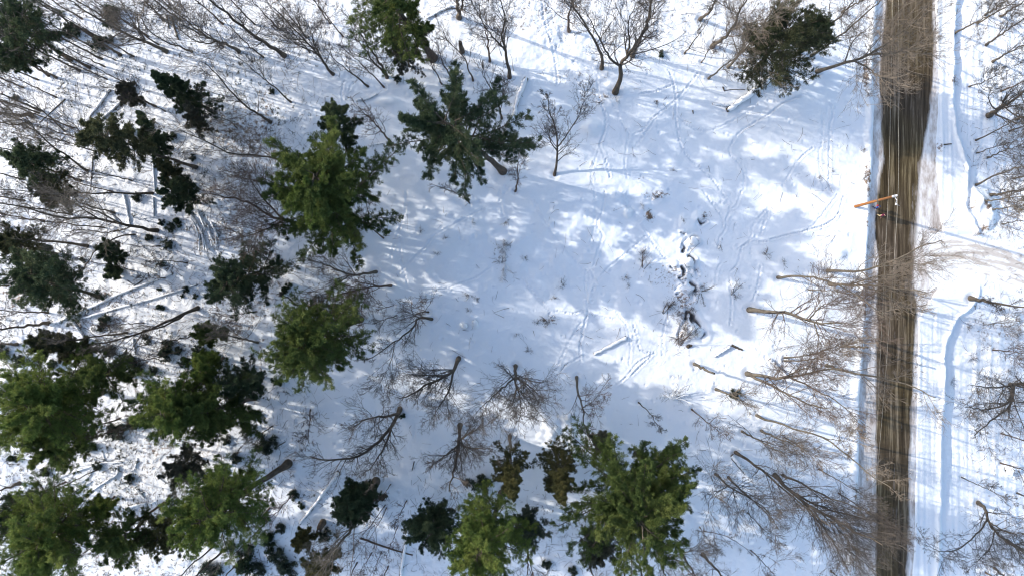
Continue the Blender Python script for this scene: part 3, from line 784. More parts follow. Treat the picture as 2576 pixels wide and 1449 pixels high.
B("short dark trunk at the left edge below the corner grove", [(55, 220), (0, 197), (-50, 178)], .10, 20, .4, 9, ln=.16)
B("slanting dark trunk at the left edge above the thick cut trunk", [(97, 277), (50, 257), (0, 236), (-60, 215)], .14, 20, .5, 9)
B("thickest trunk at the left edge, cut off square at its foot", [(78, 291), (40, 290), (0, 286), (-60, 278)], .24, 18, .5, 9)
B("bent trunk just below the thick square trunk at the left edge", [(70, 309), (35, 314), (0, 309), (-60, 302)], .13, 17, .4, 9)
B("pale twiggy crown left of the olive hemlock", [(217, 430), (165, 392), (110, 350), (75, 310), (40, 290)], .13, 19, .3, 17, tone=1, tw=1, ln=.26)
B("pale twiggy tree high on the left under the corner grove", [(160, 330), (120, 290), (80, 262), (40, 245)], .10, 18, .3, 15, tone=1, tw=1, ln=.22)
B("brown twiggy tree against the left edge of the olive hemlock's crown", [(255, 372), (200, 350), (150, 335), (90, 315)], .11, 19, .2, 16, tone=2, tw=1, ln=.26)
B("thin bare trunk above the green sapling pair, slanting left", [(392, 268), (330, 238), (252, 205)], .09, 12, .5, 7)
B("thinner trunk ending just right of the one above the sapling pair", [(414, 281), (350, 250), (320, 240)], .06, 11, .5, 6)
# ---- left middle
B("longest bare trunk in the left middle, forked toward the left edge", [(395, 580), (350, 571), (300, 561), (230, 551), (140, 545), (60, 521), (-20, 508)], .20, 24, .3, 13, [[(300, 561), (240, 530), (200, 520)], [(235, 551), (200, 525), (170, 500)]], tone=0, tw=1, ln=.2)
B("straight thin trunk above the longest bare trunk, foot by the twisted poles", [(286, 536), (230, 520), (170, 500), (100, 480)], .10, 20, .5, 9, tone=0)
B("long level trunk under the snowy hemlock boughs in the left middle", [(383, 486), (300, 486), (200, 487), (100, 484), (0, 478)], .13, 24, .5, 9, ln=.15)
B("pale curving dead stem sweeping down left beside the dark left hemlock", [(340, 590), (300, 595), (250, 622), (215, 668), (185, 712), (148, 770)], .10, 8, .4, 7, tone=1, tw=1, ln=.25)
B("thick trunk crossing the top of the dark left hemlock", [(218, 619), (160, 610), (100, 604), (40, 600), (-20, 596)], .17, 19, .5, 9)
B("short bent trunk between the longest bare trunk and the curving dead stem", [(296, 579), (265, 585), (210, 579), (150, 585)], .09, 13, .3, 9, tone=0, tw=1)
B("short thin broken trunk right of the curving dead stem's foot", [(403, 619), (360, 620), (290, 613)], .06, 9, .5, 5, tone=1)
B("pale slanting pole like trunk over the dark sapling in the left middle", [(337, 681), (290, 668), (230, 660), (150, 640)], .05, 15, .6, 5, tone=1)
B("straight trunk reaching the left edge below the dark left hemlock", [(118, 787), (60, 785), (0, 781), (-60, 778)], .10, 18, .5, 8)
B("thick straight trunk at the left edge with its foot by the white root mound", [(120, 814), (60, 820), (0, 828), (-60, 834)], .18, 18, .5, 8)
B("straight trunk running left across the small olive hemlock", [(318, 837), (270, 843), (205, 852), (120, 860)], .13, 19, .5, 8)
B("large dark leaning trunk with its root end right of the white root mound", [(497, 774), (440, 800), (370, 830), (310, 850), (220, 872)], .20, 14, .4, 10, [[(470, 785), (430, 812), (340, 842), (270, 862)]], tone=0, tw=1)
B("short thick dark trunk at the left edge above the big yellow green pine", [(40, 866), (0, 865), (-50, 866)], .17, 16, .5, 7)
B("thin trunk touching the left edge near mid height, leftmost of all", [(20, 570), (-40, 560)], .10, 14, .5, 5)
B("twiggy grey crown right of the small two toned hemlock", [(648, 862), (610, 852), (570, 842), (540, 838)], .12, 15, .25, 15, tone=1, ln=.25)
B("thin bare trunk just above the twiggy grey crown", [(644, 783), (610, 790), (575, 797)], .06, 9, .4, 7, tone=2)
B("thin bare stem left of the broad dark hemlock, pointing left", [(470, 662), (430, 657), (382, 655)], .07, 10, .5, 6)
B("thick dark stub of trunk at the left edge above the bottom corner pine", [(46, 1216), (20, 1226), (-30, 1240)], .20, 14, .6, 6)
B("dark leaning trunk under the white fallen branches at lower left", [(125, 1240), (80, 1258), (20, 1275), (-30, 1290)], .13, 16, .4, 10)
# ---- centre
B("bare tree with a bent trunk and pale twigs below the largest pine", [(946, 684), (915, 690), (882, 692), (850, 680), (820, 668), (775, 652)], .17, 11, .35, 16, [[(880, 692), (840, 720), (820, 750)]], tone=1, tw=1, ln=.32)
B("bare tree just under the bent trunk, forked near its foot", [(984, 719), (950, 721), (925, 724), (880, 735), (840, 745)], .14, 11, .25, 14, [[(960, 719), (920, 712), (885, 708)], [(930, 724), (915, 760), (900, 800)]], tone=2, ln=.3)
B("leaning bare tree with a sinuous grey limb left of the field's centre", [(1087, 803), (1062, 800), (1048, 806), (1035, 830), (1008, 850), (985, 865), (955, 888), (925, 905)], .15, 12, .22, 14, [[(990, 860), (985, 900), (972, 935), (955, 965)]], tone=0, ln=.3)
B("small bare tree at the sinuous tree's head with spokes of twigs all round", [(1078, 785), (1060, 785), (1040, 792), (1035, 760)], .09, 9, .1, 18, tone=2, ang=60, ln=.36)
B("thin crooked stem left of the sinuous bare tree", [(999, 793), (975, 800), (945, 812), (910, 812)], .06, 6, .3, 7)
B("wilted looking thin stem above the crooked stem", [(990, 768), (965, 775), (940, 785)], .05, 5, .3, 7, tone=2)
B("bare tree with thick forked foot, first of the three below the field", [(1154, 901), (1142, 928), (1120, 945), (1085, 962), (1045, 985), (1005, 1005)], .23, 15, .25, 18, [[(1142, 928), (1130, 975), (1112, 1010), (1085, 1055)], [(1120, 946), (1075, 945), (1020, 940)]], tone=0, ang=38, ln=.30)
B("bare tree with twigs radiating evenly, middle of the three below the field", [(1297, 921), (1298, 950), (1297, 985), (1288, 1020)], .20, 17, .25, 18, [[(1298, 948), (1262, 975), (1225, 1010), (1205, 1030)], [(1298, 950), (1335, 975), (1370, 1010)], [(1298, 955), (1310, 1010), (1305, 1060)]], ang=50, ln=.27)
B("thin crooked bare tree right of the evenly radiating one", [(1451, 948), (1453, 985), (1464, 1015), (1468, 1050), (1475, 1085), (1488, 1120)], .15, 13, .2, 10, [[(1464, 1030), (1490, 1010), (1510, 990)]], tone=1, tw=2, ang=55, ln=.22)
B("large forked bare tree with a long arching limb lower left of the three", [(1006, 1028), (990, 1060), (965, 1095), (930, 1130), (880, 1153), (820, 1155), (780, 1150)], .24, 16, .3, 18, [[(1000, 1040), (970, 1047), (925, 1052), (890, 1075)], [(988, 1065), (972, 1110), (950, 1150), (925, 1185)]], ang=42, ln=.25)
B("bare tree with a bushy side tip, standing below the middle of the three", [(1157, 1069), (1156, 1105), (1148, 1150), (1140, 1190), (1130, 1235)], .24, 15, .2, 16, [[(1157, 1110), (1185, 1090), (1214, 1066)], [(1156, 1108), (1175, 1125), (1240, 1128)], [(1154, 1115), (1125, 1140), (1085, 1172)]], ang=42, ln=.24)
B("dead bare snag limb climbing over the olive pine's top", [(862, 771), (830, 768), (790, 768), (750, 768), (725, 750), (708, 740)], .20, 12, .3, 8, ln=.15)
B("dead trunk with twiggy crown running down left from the black square hemlock", [(935, 1258), (905, 1300), (880, 1335), (845, 1380), (820, 1425)], .24, 19, .45, 14, tone=1, tw=1)
for i, (p, r, lb) in enumerate([([(969, 1270), (925, 1330), (880, 1385)], .05, "upper of the slender saplings leaning down left beside the black square hemlock"),
                               ([(972, 1277), (950, 1320), (900, 1400)], .05, "lower of the slender saplings beside the black square hemlock"),
                               ([(1023, 1260), (1005, 1295), (985, 1330)], .06, "slender sapling standing apart right of the black square hemlock"),
                               ([(1001, 1322), (985, 1365), (965, 1400)], .05, "slender sapling crossing above the brown fallen pole"),
                               ([(983, 1218), (965, 1245), (950, 1262)], .05, "slender sapling just right of the broken stump"),
                               ([(935, 1390), (910, 1430), (890, 1460)], .04, "slender sapling below the left end of the brown fallen pole"),
                               ([(960, 1388), (940, 1430), (925, 1460)], .04, "slender sapling touching the middle of the brown fallen pole from below")]):
    B(lb, p, r, None, .3, 7, tone=2, ln=.2, name="sapling", group="slender saplings at bottom centre", k3=4, k4=2)
B("twiggy bare tree upright behind the laurel shrub with the bent stem", [(780, 1030), (778, 1075), (775, 1115)], .08, 8, .15, 16, tone=2, ang=60, ln=.3)
B("bent bare tree half under the big star crowned lower pine, at its lower right", [(1645, 1340), (1663, 1385), (1680, 1402), (1715, 1415), (1745, 1450)], .16, 14, .3, 12, [[(1685, 1402), (1740, 1380), (1780, 1345)]], tone=1)
B("thin dark trunk at the bottom edge, first right of the lower star crowned pine", [(1645, 1392), (1668, 1432), (1680, 1470)], .12, 15, .5, 6)
B("bare trunk at the bottom edge, second right of the lower star crowned pine", [(1718, 1398), (1745, 1440), (1765, 1475)], .15, 16, .5, 6)
B("thickest bare trunk at the bottom edge, third right of the lower star crowned pine", [(1768, 1396), (1800, 1430), (1830, 1465)], .19, 17, .5, 7)
B("thin forked sapling above the bottom trunks right of the lower pine", [(1760, 1325), (1782, 1360), (1806, 1400)], .05, 6, .3, 6, name="sapling")
B("long wiry sapling arching right above the bottom edge", [(1768, 1335), (1830, 1350), (1880, 1380), (1912, 1398)], .05, 5, .4, 4, name="sapling", tone=2)
B("single bent sapling right of the field's lower snow heap", [(1606, 1012), (1632, 1035), (1650, 1060), (1670, 1085)], .07, 6, .4, 8, name="sapling")
B("forked sapling between the bent sapling and the row of leaning trees", [(1740, 1029), (1770, 1055), (1800, 1078), (1832, 1105)], .08, 8, .25, 10, name="sapling", tone=2)
# ---- bushy trees leaning towards the road
B("bare tree overhanging the road just below the driveway mouth, its foot nearest the road", [(2082, 681), (2120, 682), (2165, 682), (2210, 670), (2260, 650), (2320, 620), (2370, 605)], .17, 20, .35, 10, [[(2195, 675), (2250, 668), (2310, 650)]], tone=1, tw=1, ln=.25)
B("sinuous bare tree with the foot farthest left of those overhanging the road", [(1957, 698), (1985, 694), (2030, 697), (2070, 705), (2105, 716), (2160, 745), (2220, 790)], .16, 20, .4, 9, tone=1, tw=1, ln=.25)
B("thick dark based bare tree overhanging the road between the sinuous tree and the road", [(2088, 714), (2130, 717), (2190, 719), (2240, 723), (2320, 735)], .20, 20, .3, 11, [[(2165, 719), (2210, 735), (2260, 765), (2300, 795)], [(2140, 718), (2190, 700), (2260, 690)]], tone=1, tw=1, ln=.25)
B("thin pale trunk directly beneath the thick dark based tree", [(2035, 729), (2080, 731), (2120, 736), (2160, 750)], .07, 12, .4, 9, tone=1, tw=1)
B("gnarled bushy tree with a pale thick level trunk, right of the brook", [(1885, 779), (1940, 785), (1990, 790), (2035, 805), (2065, 815), (2100, 814)], .25, 15, .35, 18, [[(2030, 800), (2060, 770), (2100, 755)], [(2050, 812), (2060, 850), (2070, 890)], [(2080, 815), (2130, 812), (2165, 795)]], tone=1, tw=2, ang=58, ln=.28, up=.05)
B("upper of two thin trunks side by side below the gnarled bushy tree", [(1974, 900), (2020, 895), (2060, 888), (2100, 870), (2140, 850)], .09, 17, .35, 14, tone=1, tw=1)
B("lower of two thin trunks side by side below the gnarled bushy tree", [(1974, 908), (2030, 906), (2070, 895), (2110, 875)], .09, 16, .35, 12, tone=1, tw=1)
B("short level dark snag beside the road's left bank", [(2125, 871), (2150, 872), (2182, 873)], .12, 5, .95, 1, tone=0, name="broken_snag", ln=.04, top=.9, k4=0)
B("broken trunk with a pale split tip lying toward the row of leaning trees", [(1747, 915), (1772, 928), (1797, 941)], .16, 4, .95, 1, tone=1, name="broken_snag", ln=.04, top=.7, k4=0)
B("big branchy bare tree with a pale bent foot, right of the broken trunk", [(1880, 940), (1920, 946), (1970, 950), (2020, 942), (2070, 930), (2120, 928)], .23, 18, .28, 18, [[(1885, 942), (1930, 965), (1985, 992), (2040, 1018), (2100, 1030)], [(1960, 950), (2000, 935), (2050, 918)], [(2000, 1000), (2050, 1010), (2120, 1035), (2160, 1065)]], tone=1, tw=2, ln=.22)
B("bare tree reaching over the road, second row below the gnarled bushy tree", [(2080, 919), (2120, 931), (2170, 943), (2230, 953), (2300, 975), (2350, 1000)], .16, 22, .3, 10, tone=1, tw=1, ln=.24)
B("light twigged stunted tree left of the big branchy one's foot", [(1801, 979), (1830, 990), (1860, 1003), (1880, 1030)], .15, 7, .3, 14, tone=1, tw=1, ang=55, ln=.4)
B("long bare trunk slanting toward the road with a broken fork at its end", [(1903, 1044), (1960, 1065), (2020, 1085), (2080, 1105), (2140, 1150), (2190, 1195), (2240, 1228)], .13, 24, .55, 9, [[(2080, 1103), (2110, 1109), (2148, 1110)]], tone=1, ln=.16)
B("first of two short trunks leaning right under the long slanting trunk", [(1867, 1085), (1900, 1103), (1935, 1120), (1975, 1145)], .11, 16, .3, 14, tone=0)
B("second of two short trunks leaning right under the long slanting trunk", [(1916, 1083), (1950, 1100), (1985, 1113), (2030, 1135)], .13, 16, .3, 14, tone=1)
B("bare tree reaching far down right, with its foot by a snowy log", [(1851, 1138), (1890, 1162), (1930, 1192), (1975, 1235), (2040, 1285), (2090, 1325)], .17, 22, .3, 16, ln=.22)
B("thin trunk below the snowy log with an arching side branch to the left", [(1800, 1193), (1830, 1220), (1870, 1243), (1920, 1275), (1960, 1330)], .12, 20, .25, 14, [[(1835, 1222), (1810, 1235), (1780, 1262)]])
B("dark trunk immediately right of the one with the arching side branch", [(1833, 1200), (1860, 1228), (1900, 1262), (1945, 1305)], .13, 20, .3, 14)
B("largest dark bare tree at the road's lower left, its many limbs fanning over the roadside", [(1950, 1195), (1985, 1232), (2035, 1270), (2090, 1300), (2150, 1335), (2220, 1370)], .23, 22, .25, 20, [[(2020, 1262), (2060, 1310), (2100, 1370), (2130, 1430)], [(2060, 1285), (2100, 1320), (2160, 1390)], [(1990, 1238), (2060, 1275), (2150, 1300), (2230, 1320)]], ln=.24, ang=34)
B("bare tree just right of the largest dark one, with a knot on its trunk", [(1970, 1195), (2005, 1210), (2037, 1228), (2090, 1252), (2150, 1275), (2190, 1290)], .14, 20, .35, 14)
B("slim tree between the long slanting trunk and the road", [(1975, 1100), (2020, 1128), (2060, 1150)], .07, 14, .2, 13, tone=2)
B("faint bare sapling at the lower left of the roadside", [(1890, 1385), (1930, 1425), (1960, 1460)], .06, 12, .3, 9, tone=2, name="sapling")
B("short stub at the bottom edge left of the road", [(2093, 1437), (2115, 1455)], .10, 9, .5, 5, tone=1)
# ---- top right
B("bare tree with thick pale trunk bending up right beside the bushy conifer", [(1793, 117), (1825, 95), (1845, 65), (1860, 30), (1885, -10)], .23, 17, .35, 15, tone=1, tw=1)
B("thick trunk at the top edge left of the bushy conifer", [(1762, 49), (1785, 30), (1798, 5), (1812, -20)], .19, 16, .5, 9, tone=0)
B("thin crooked dark stem below the top edge trunk", [(1722, 136), (1740, 112), (1757, 90), (1770, 72), (1790, 42)], .09, 8, .5, 4)
B("thin straight stem just left of the bushy conifer", [(1765, 157), (1785, 125), (1800, 100)], .06, 10, .3, 8, tone=2)
B("pale trunk leaning under the bushy conifer's left side, lowest foot", [(1783, 198), (1815, 172), (1850, 145), (1880, 110)], .11, 14, .35, 12, tone=1, tw=1)
B("pale trunk under the bushy conifer beside the lowest one", [(1832, 169), (1860, 140), (1895, 100), (1925, 55), (1950, 10)], .15, 21, .3, 19, [[(1860, 140), (1880, 95), (1870, 40)]], tone=1, tw=1, ln=.28, ang=55)
B("large bare tree whose broad crown overhangs the top of the road", [(2056, 180), (2100, 168), (2150, 153), (2195, 133), (2250, 95), (2310, 50), (2350, 20)], .21, 22, .28, 20, [[(2195, 133), (2260, 130), (2330, 115)], [(2140, 157), (2180, 175), (2220, 200)]], tone=1, tw=1, ln=.26)
B("straight bare tree rising right from behind the bushy conifer toward the road", [(2042, 140), (2090, 108), (2150, 60), (2200, 15), (2230, -10)], .14, 21, .3, 13, tone=1)
B("dark limb like tree near the bushy conifer's right top", [(2062, 92), (2095, 60), (2125, 30), (2150, 0)], .14, 18, .3, 11, tone=0)
B("bare tree at the top edge between bushy conifer and road", [(2120, 30), (2160, 5), (2190, -20)], .12, 18, .3, 10, tone=1)
# ---- far right edge
RG_ = "bare trees leaning off the right edge"
for p, r, h, kw, lb in [
    ([(2405, 83), (2450, 60), (2490, 40), (2530, 18)], .11, 18, dict(), "pale slim trunk nearest the road at upper right"),
    ([(2482, 37), (2510, 18), (2545, -5)], .11, 18, dict(), "trunk highest up beside the right top corner"),
    ([(2484, 113), (2515, 90), (2550, 65), (2600, 35)], .13, 19, dict(), "dark trunk next below the top right corner pair"),
    ([(2500, 155), (2540, 132), (2600, 105)], .13, 19, dict(), "light brown trunk above the big dark stub crown at right"),
    ([(2489, 291), (2515, 272), (2545, 255), (2600, 215)], .27, 17, dict(n=20, ln=.30, cs=.2), "thickest stubby trunk with a wide dark crown at upper right"),
    ([(2457, 353), (2500, 332), (2560, 300), (2600, 285)], .09, 18, dict(), "thin trunk just below the wide dark crown at upper right"),
    ([(2459, 385), (2510, 368), (2560, 355)], .06, 15, dict(), "thinnest of the stems right of the road's upper bend"),
    ([(2487, 396), (2530, 378), (2590, 358)], .09, 18, dict(), "stem just right of the thinnest one by the upper bend"),
    ([(2458, 465), (2500, 443), (2550, 425), (2600, 415)], .12, 20, dict(), "forked trunk right above the dirty snow pile"),
    ([(2495, 491), (2540, 484), (2600, 476)], .16, 18, dict(), "thick dark trunk at the dirty snow pile's upper right"),
    ([(2480, 507), (2530, 500), (2600, 492)], .09, 18, dict(tone=1), "pale thin trunk pointing right from the dirty snow pile"),
    ([(2498, 528), (2540, 522), (2600, 512)], .10, 18, dict(tone=1), "pale trunk right of the dirty snow pile's middle"),
    ([(2524, 564), (2560, 557), (2600, 550)], .07, 16, dict(tone=1), "pale thin stem lowest above the driveway at the right edge"),
    ([(2443, 750), (2480, 758), (2520, 765), (2600, 775)], .24, 17, dict(n=9, ln=.14), "thick rough trunk with short stubs below the driveway"),
    ([(2476, 817), (2520, 812), (2590, 802)], .05, 15, dict(tone=1), "wispy stem under the thick rough trunk"),
    ([(2545, 968), (2590, 960), (2640, 955)], .22, 16, dict(cs=.1, n=16, ln=.3, limbs=[[(2548, 968), (2532, 1012), (2480, 1028), (2430, 1022)], [(2550, 970), (2540, 1020), (2490, 1060), (2450, 1095)], [(2560, 965), (2500, 975), (2440, 968)]]), "spreading tree at the right edge level with the lower road shadows"),
    ([(2462, 1264), (2480, 1280), (2486, 1305), (2500, 1335), (2540, 1368), (2600, 1400)], .20, 14, dict(cs=.3, n=16, ln=.28, ang=50, limbs=[[(2480, 1310), (2455, 1345), (2410, 1380), (2370, 1388), (2330, 1373)], [(2500, 1335), (2490, 1375), (2450, 1420)], [(2490, 1312), (2530, 1335), (2590, 1345)]]), "hook based tree with long reaching limbs at the lower right"),
    ([(2504, 1430), (2530, 1450), (2570, 1475)], .12, 16, dict(), "short trunk at the bottom right corner"),
    ([(2535, 1362), (2560, 1375), (2610, 1398)], .19, 17, dict(), "thick trunk behind the hook based tree at the right edge"),
    ([(2520, 40), (2560, 15), (2600, -10)], .12, 17, dict(), "trunk in the very top right corner"),
    ([(2560, 300), (2600, 288)], .12, 16, dict(), "trunk end showing at the right edge beside the wide dark crown"),
    ([(2440, 218), (2480, 205), (2530, 180)], .08, 16, dict(n=14), "thin bare stem behind the big crown's left, right of the road"),
    ([(2520, 1165), (2570, 1180), (2620, 1195)], .08, 14, dict(tone=2, n=14), "reddish sapling at the right edge beside the snow lump"),
    ([(2500, 880), (2550, 885), (2600, 895)], .07, 15, dict(tone=2, n=14, cs=.1), "reddish thin tree at the right edge between rough trunk and spreading tree")]:
    a = dict(cs=.35, n=11, tone=0, ln=.22, tw=None); a.update(kw)
    B(lb, p, r, h, group=RG_, **a)

# ---- conifers
C = conifer
C("largest pine, a bright green many lobed crown left of the field", (895, 590), (788, 436), 178, 21, 'mid', 'star', cs=.25, r=.35, n=58, var=.3, side=(.1, -1, .2), dens=1.2)
C("yellow green leader crown grown into the largest pine's left side", (840, 560), (775, 475), 82, 21, 'bright', 'round', cs=.5, r=.2, n=34, dens=1.2)
C("narrow pine spire standing above the largest pine", (880, 400), (835, 268), 52, 17, 'dark', cs=.35, r=.16, n=34, side=(0, -1, .25))
C("star shaped dark pine with radiating limbs and a bare trunk foot, top centre", (1265, 431), (1112, 300), 176, 18, 'dark', 'star', cs=.50, r=.36, n=36, var=.26, dens=1.3, flatn=.6)
C("tall leaning pine at the top edge with a long bare curved trunk", (1089, 146), (962, -28), 118, 23, 'mid', cs=.28, r=.42, n=52, side=(-1, .15, .55), var=.3, dens=1.1)
C("thin brownish conifer in front of the tall leaning pine's trunk", (1030, 167), (985, 90), 48, 12, 'grey', 'cone', cs=.2, r=.12, n=40, name="hemlock")
C("bushy conifer overgrown by bare branches beside the road's top", (1905, 175), (1982, 62), 116, 18, 'hem', 'round', cs=.12, r=.3, n=66, dens=1.1, name="hemlock", side=(1, .6, .25))
C("smaller dark green crown on the right of the bushy conifer", (2010, 130), (2060, 60), 52, 16, 'dark', 'round', cs=.3, r=.18, n=34, name="hemlock")
C("dark conical hemlock with its tip up left and grey lower skirts", (525, 276), (385, 186), 62, 16, 'dark', 'cone', cs=.1, r=.15, n=64, dens=1.2, name="hemlock", tone=0)
C("small grey hemlock at the conical hemlock's lower side", (503, 334), (470, 262), 36, 10, 'grey', 'cone', cs=.15, r=.08, n=34, name="hemlock")
C("big dark hemlock crown in the top left corner", (175, 150), (38, 45), 88, 22, 'dark', 'round', cs=.5, r=.2, n=46, dens=1.1, name="hemlock")
C("dark crown at the left edge below the corner hemlock", (120, 190), (10, 125), 52, 20, 'dark', 'round', cs=.5, r=.15, n=30, name="hemlock")
C("olive brown hemlock in the left woods with broken limbs", (492, 421), (222, 330), 60, 24, 'hem', 'round', cs=.5, r=.18, n=48, name="hemlock", dens=1.1)
C("snow flecked hemlock right above the olive brown one", (425, 422), (352, 285), 50, 16, 'dark', 'cone', cs=.25, r=.14, n=44, name="hemlock")
C("dark hemlock between the olive brown one and the twisted poles", (460, 470), (398, 402), 44, 12, 'hem', 'cone', cs=.2, r=.12, n=40, name="hemlock")
C("low dark hemlock beside the pile of leaning poles", (500, 510), (425, 482), 52, 9, 'dark', 'round', cs=.15, r=.12, n=36, name="hemlock")
C("grey green young hemlock under the long paired fallen trunks", (345, 262), (315, 222), 34, 8, 'grey', 'round', cs=.15, r=.08, n=32, name="hemlock")
C("dark hemlock at the left edge in the middle of the upper woods", (200, 454), (42, 398), 62, 19, 'dark', 'round', cs=.4, r=.14, n=46, name="hemlock")
C("low olive conifer strip between two trunks at left", (190, 492), (110, 480), 46, 13, 'hem', 'round', cs=.3, r=.12, n=34, name="hemlock", side=(1, 0, .3))
C("smallest dark hemlock under the broken hemlock limbs", (420, 372), (372, 352), 34, 11, 'dark', 'round', cs=.2, r=.10, n=30, name="hemlock")
C("large dark hemlock against the left edge at mid height", (250, 747), (72, 690), 98, 21, 'dark', 'round', cs=.4, r=.2, n=70, name="hemlock", dens=1.1)
C("dark hemlock touching the left edge above the large dark one", (140, 640), (15, 605), 56, 18, 'hem', 'round', cs=.4, r=.15, n=36, name="hemlock")
C("dark slim hemlock beside the pale slanting pole", (298, 655), (270, 618), 34, 10, 'dark', 'round', cs=.2, r=.08, n=30, name="hemlock")
C("rounded little hemlock just under the slim dark one", (292, 690), (280, 678), 24, 5, 'dark', 'round', cs=.1, r=.06, n=26, name="hemlock")
C("broad dark hemlock left of the field's middle, its trunk end poking right", (708, 657), (562, 722), 98, 14, 'dark', 'round', cs=.25, r=.15, n=58, name="hemlock", dens=1.1, var=.35)
C("small hemlock half bright half black left of the olive pine", (552, 838), (508, 842), 36, 8, 'mid', 'round', cs=.2, r=.1, n=34, name="hemlock")
C("small olive hemlock above the big yellow green pine", (215, 852), (95, 870), 46, 16, 'hem', 'round', cs=.4, r=.13, n=36, name="hemlock")
C("small olive hemlock by the trunk under the white root mound", (240, 880), (160, 880), 36, 14, 'hem', 'round', cs=.3, r=.1, n=30, name="hemlock")
C("round olive pine with a stout cut looking trunk foot, centre left", (906, 803), (752, 872), 128, 19, 'mid', 'round', cs=.4, r=.32, n=76, var=.3, dens=1.4)
C("large pine left of the olive one, its trunk poking out right", (640, 1000), (470, 1045), 118, 19, 'mid', cs=.3, r=.28, n=56, side=(-.6, 0, .1), var=.3, dens=1.2)
C("yellow green crown forming the large pine's left half", (520, 985), (405, 1040), 100, 20, 'bright', 'round', cs=.4, r=.2, n=54, dens=1.3)
C("bright tuft crown on top of the large pine beside the grey shrubs", (560, 900), (500, 935), 46, 14, 'bright', 'round', cs=.4, r=.14, n=26, dens=1.3)
C("dark pine filling the gap right of the bright tuft crown", (660, 950), (592, 965), 54, 13, 'dark', 'round', cs=.3, r=.16, n=34, var=.4)
C("big yellow green pine at the left edge below mid height", (255, 985), (72, 1030), 142, 21, 'bright', 'round', cs=.4, r=.3, n=84, dens=1.4)
C("feathery green pine between the left edge pine and the large pine", (330, 945), (215, 945), 84, 19, 'mid', cs=.35, r=.2, n=40, var=.4, dens=1.1)
C("green pine lobe under the left edge pine, above the white branches", (235, 1070), (110, 1125), 80, 18, 'mid', 'round', cs=.4, r=.2, n=40, dens=1.2)
C("bright pine with a long thick trunk leaning in from the right, lower left", (724, 1166), (498, 1316), 116, 22, 'bright', 'round', cs=.5, r=.38, n=70, dens=1.4)
C("darker pine crown sharing the upper edge of the bright long trunked pine", (600, 1200), (555, 1245), 52, 14, 'mid', cs=.4, r=.18, n=36, var=.4)
C("yellow green pine in the bottom left corner", (240, 1270), (95, 1370), 140, 20, 'bright', 'round', cs=.4, r=.3, n=84, dens=1.4)
C("dark green pine right of the corner pine around the dead pale limbs", (370, 1300), (285, 1370), 70, 17, 'mid', 'round', cs=.35, r=.2, n=40, dens=1.2)
C("near black pine at the left edge above the corner pine", (110, 1250), (15, 1310), 62, 15, 'dark', 'round', cs=.3, r=.18, n=36, name="hemlock")
C("small upright pine tuft above the corner pine beside the white branches", (285, 1250), (250, 1290), 36, 14, 'bright', 'round', cs=.45, r=.1, n=22, dens=1.2)
C("brown thinning pine under the bright long trunked pine", (455, 1300), (390, 1360), 68, 11, 'brown', 'round', cs=.2, r=.16, n=40, var=.4)
C("dark low pine between large pine and bright long trunked pine", (500, 1150), (440, 1185), 60, 10, 'grey', 'round', cs=.2, r=.14, n=34, var=.4)
C("black square hemlock standing by the broken stump, bottom centre", (925, 1240), (875, 1278), 62, 12, 'dark', 'round', cs=.1, r=.16, n=66, name="hemlock", dens=1.3, var=.15)
C("big star crowned lower pine with two pale limbs at its top", (1521, 1106), (1618, 1325), 182, 20, 'mid', 'star', cs=.42, r=.38, n=58, var=.3, dens=1.3)
C("second crown mingled in the star crowned lower pine's right side", (1600, 1140), (1690, 1262), 96, 18, 'mid', cs=.4, r=.22, n=42, var=.35, dens=1.2)
C("thin brownish conifer immediately left of the star crowned lower pine", (1398, 1126), (1415, 1262), 66, 17, 'brown', 'cone', cs=.12, r=.18, n=74, name="hemlock", dens=.9, tone=1)
C("rusty conifer with a bare upper trunk left of the thin brownish one", (1283, 1096), (1290, 1250), 60, 17, 'brown', 'cone', cs=.3, r=.17, n=54, name="hemlock", dens=1.1)
C("bright green pine at the bottom edge below the rusty conifer", (1262, 1240), (1200, 1395), 118, 21, 'bright', 'round', cs=.35, r=.3, n=74, dens=1.4)
C("black green hemlock on the left of the bottom edge pine", (1105, 1285), (1078, 1345), 72, 13, 'dark', 'round', cs=.1, r=.18, n=58, name="hemlock", dens=1.2)
C("narrow grey green conifer on the right of the bottom edge pine", (1326, 1290), (1328, 1350), 52, 10, 'laurel', 'round', cs=.2, r=.12, n=36, name="hemlock", var=.4)
C("dark shrubby conifer with pale twigs under the star crowned lower pine", (1498, 1340), (1505, 1395), 56, 10, 'grey', 'round', cs=.1, r=.12, n=44, name="hemlock")
C("scrawny grey conifer at the bottom edge left of the dead trunk", (775, 1340), (752, 1372), 30, 8, 'brown', 'round', cs=.2, r=.08, n=30, name="hemlock")
C("tiny conifer sprig at the top of the star crowned lower pine", (1505, 1100), (1518, 1118), 32, 9, 'grey', 'round', cs=.3, r=.07, n=24, name="hemlock")
C("olive conifer at the bottom edge below the dead trunk", (830, 1400), (790, 1440), 50, 12, 'brown', 'round', cs=.15, r=.1, n=36, name="hemlock")
B("trunk at the bottom edge below the star crowned lower pine", [(1594, 1365), (1605, 1410), (1620, 1460)], .2, 12, .8, 4)
B("pair of dark trunks at the bottom edge right of the bottom edge pine", [(1327, 1362), (1328, 1410), (1327, 1460)], .14, 13, .7, 5, [[(1337, 1385), (1340, 1420), (1342, 1460)]])

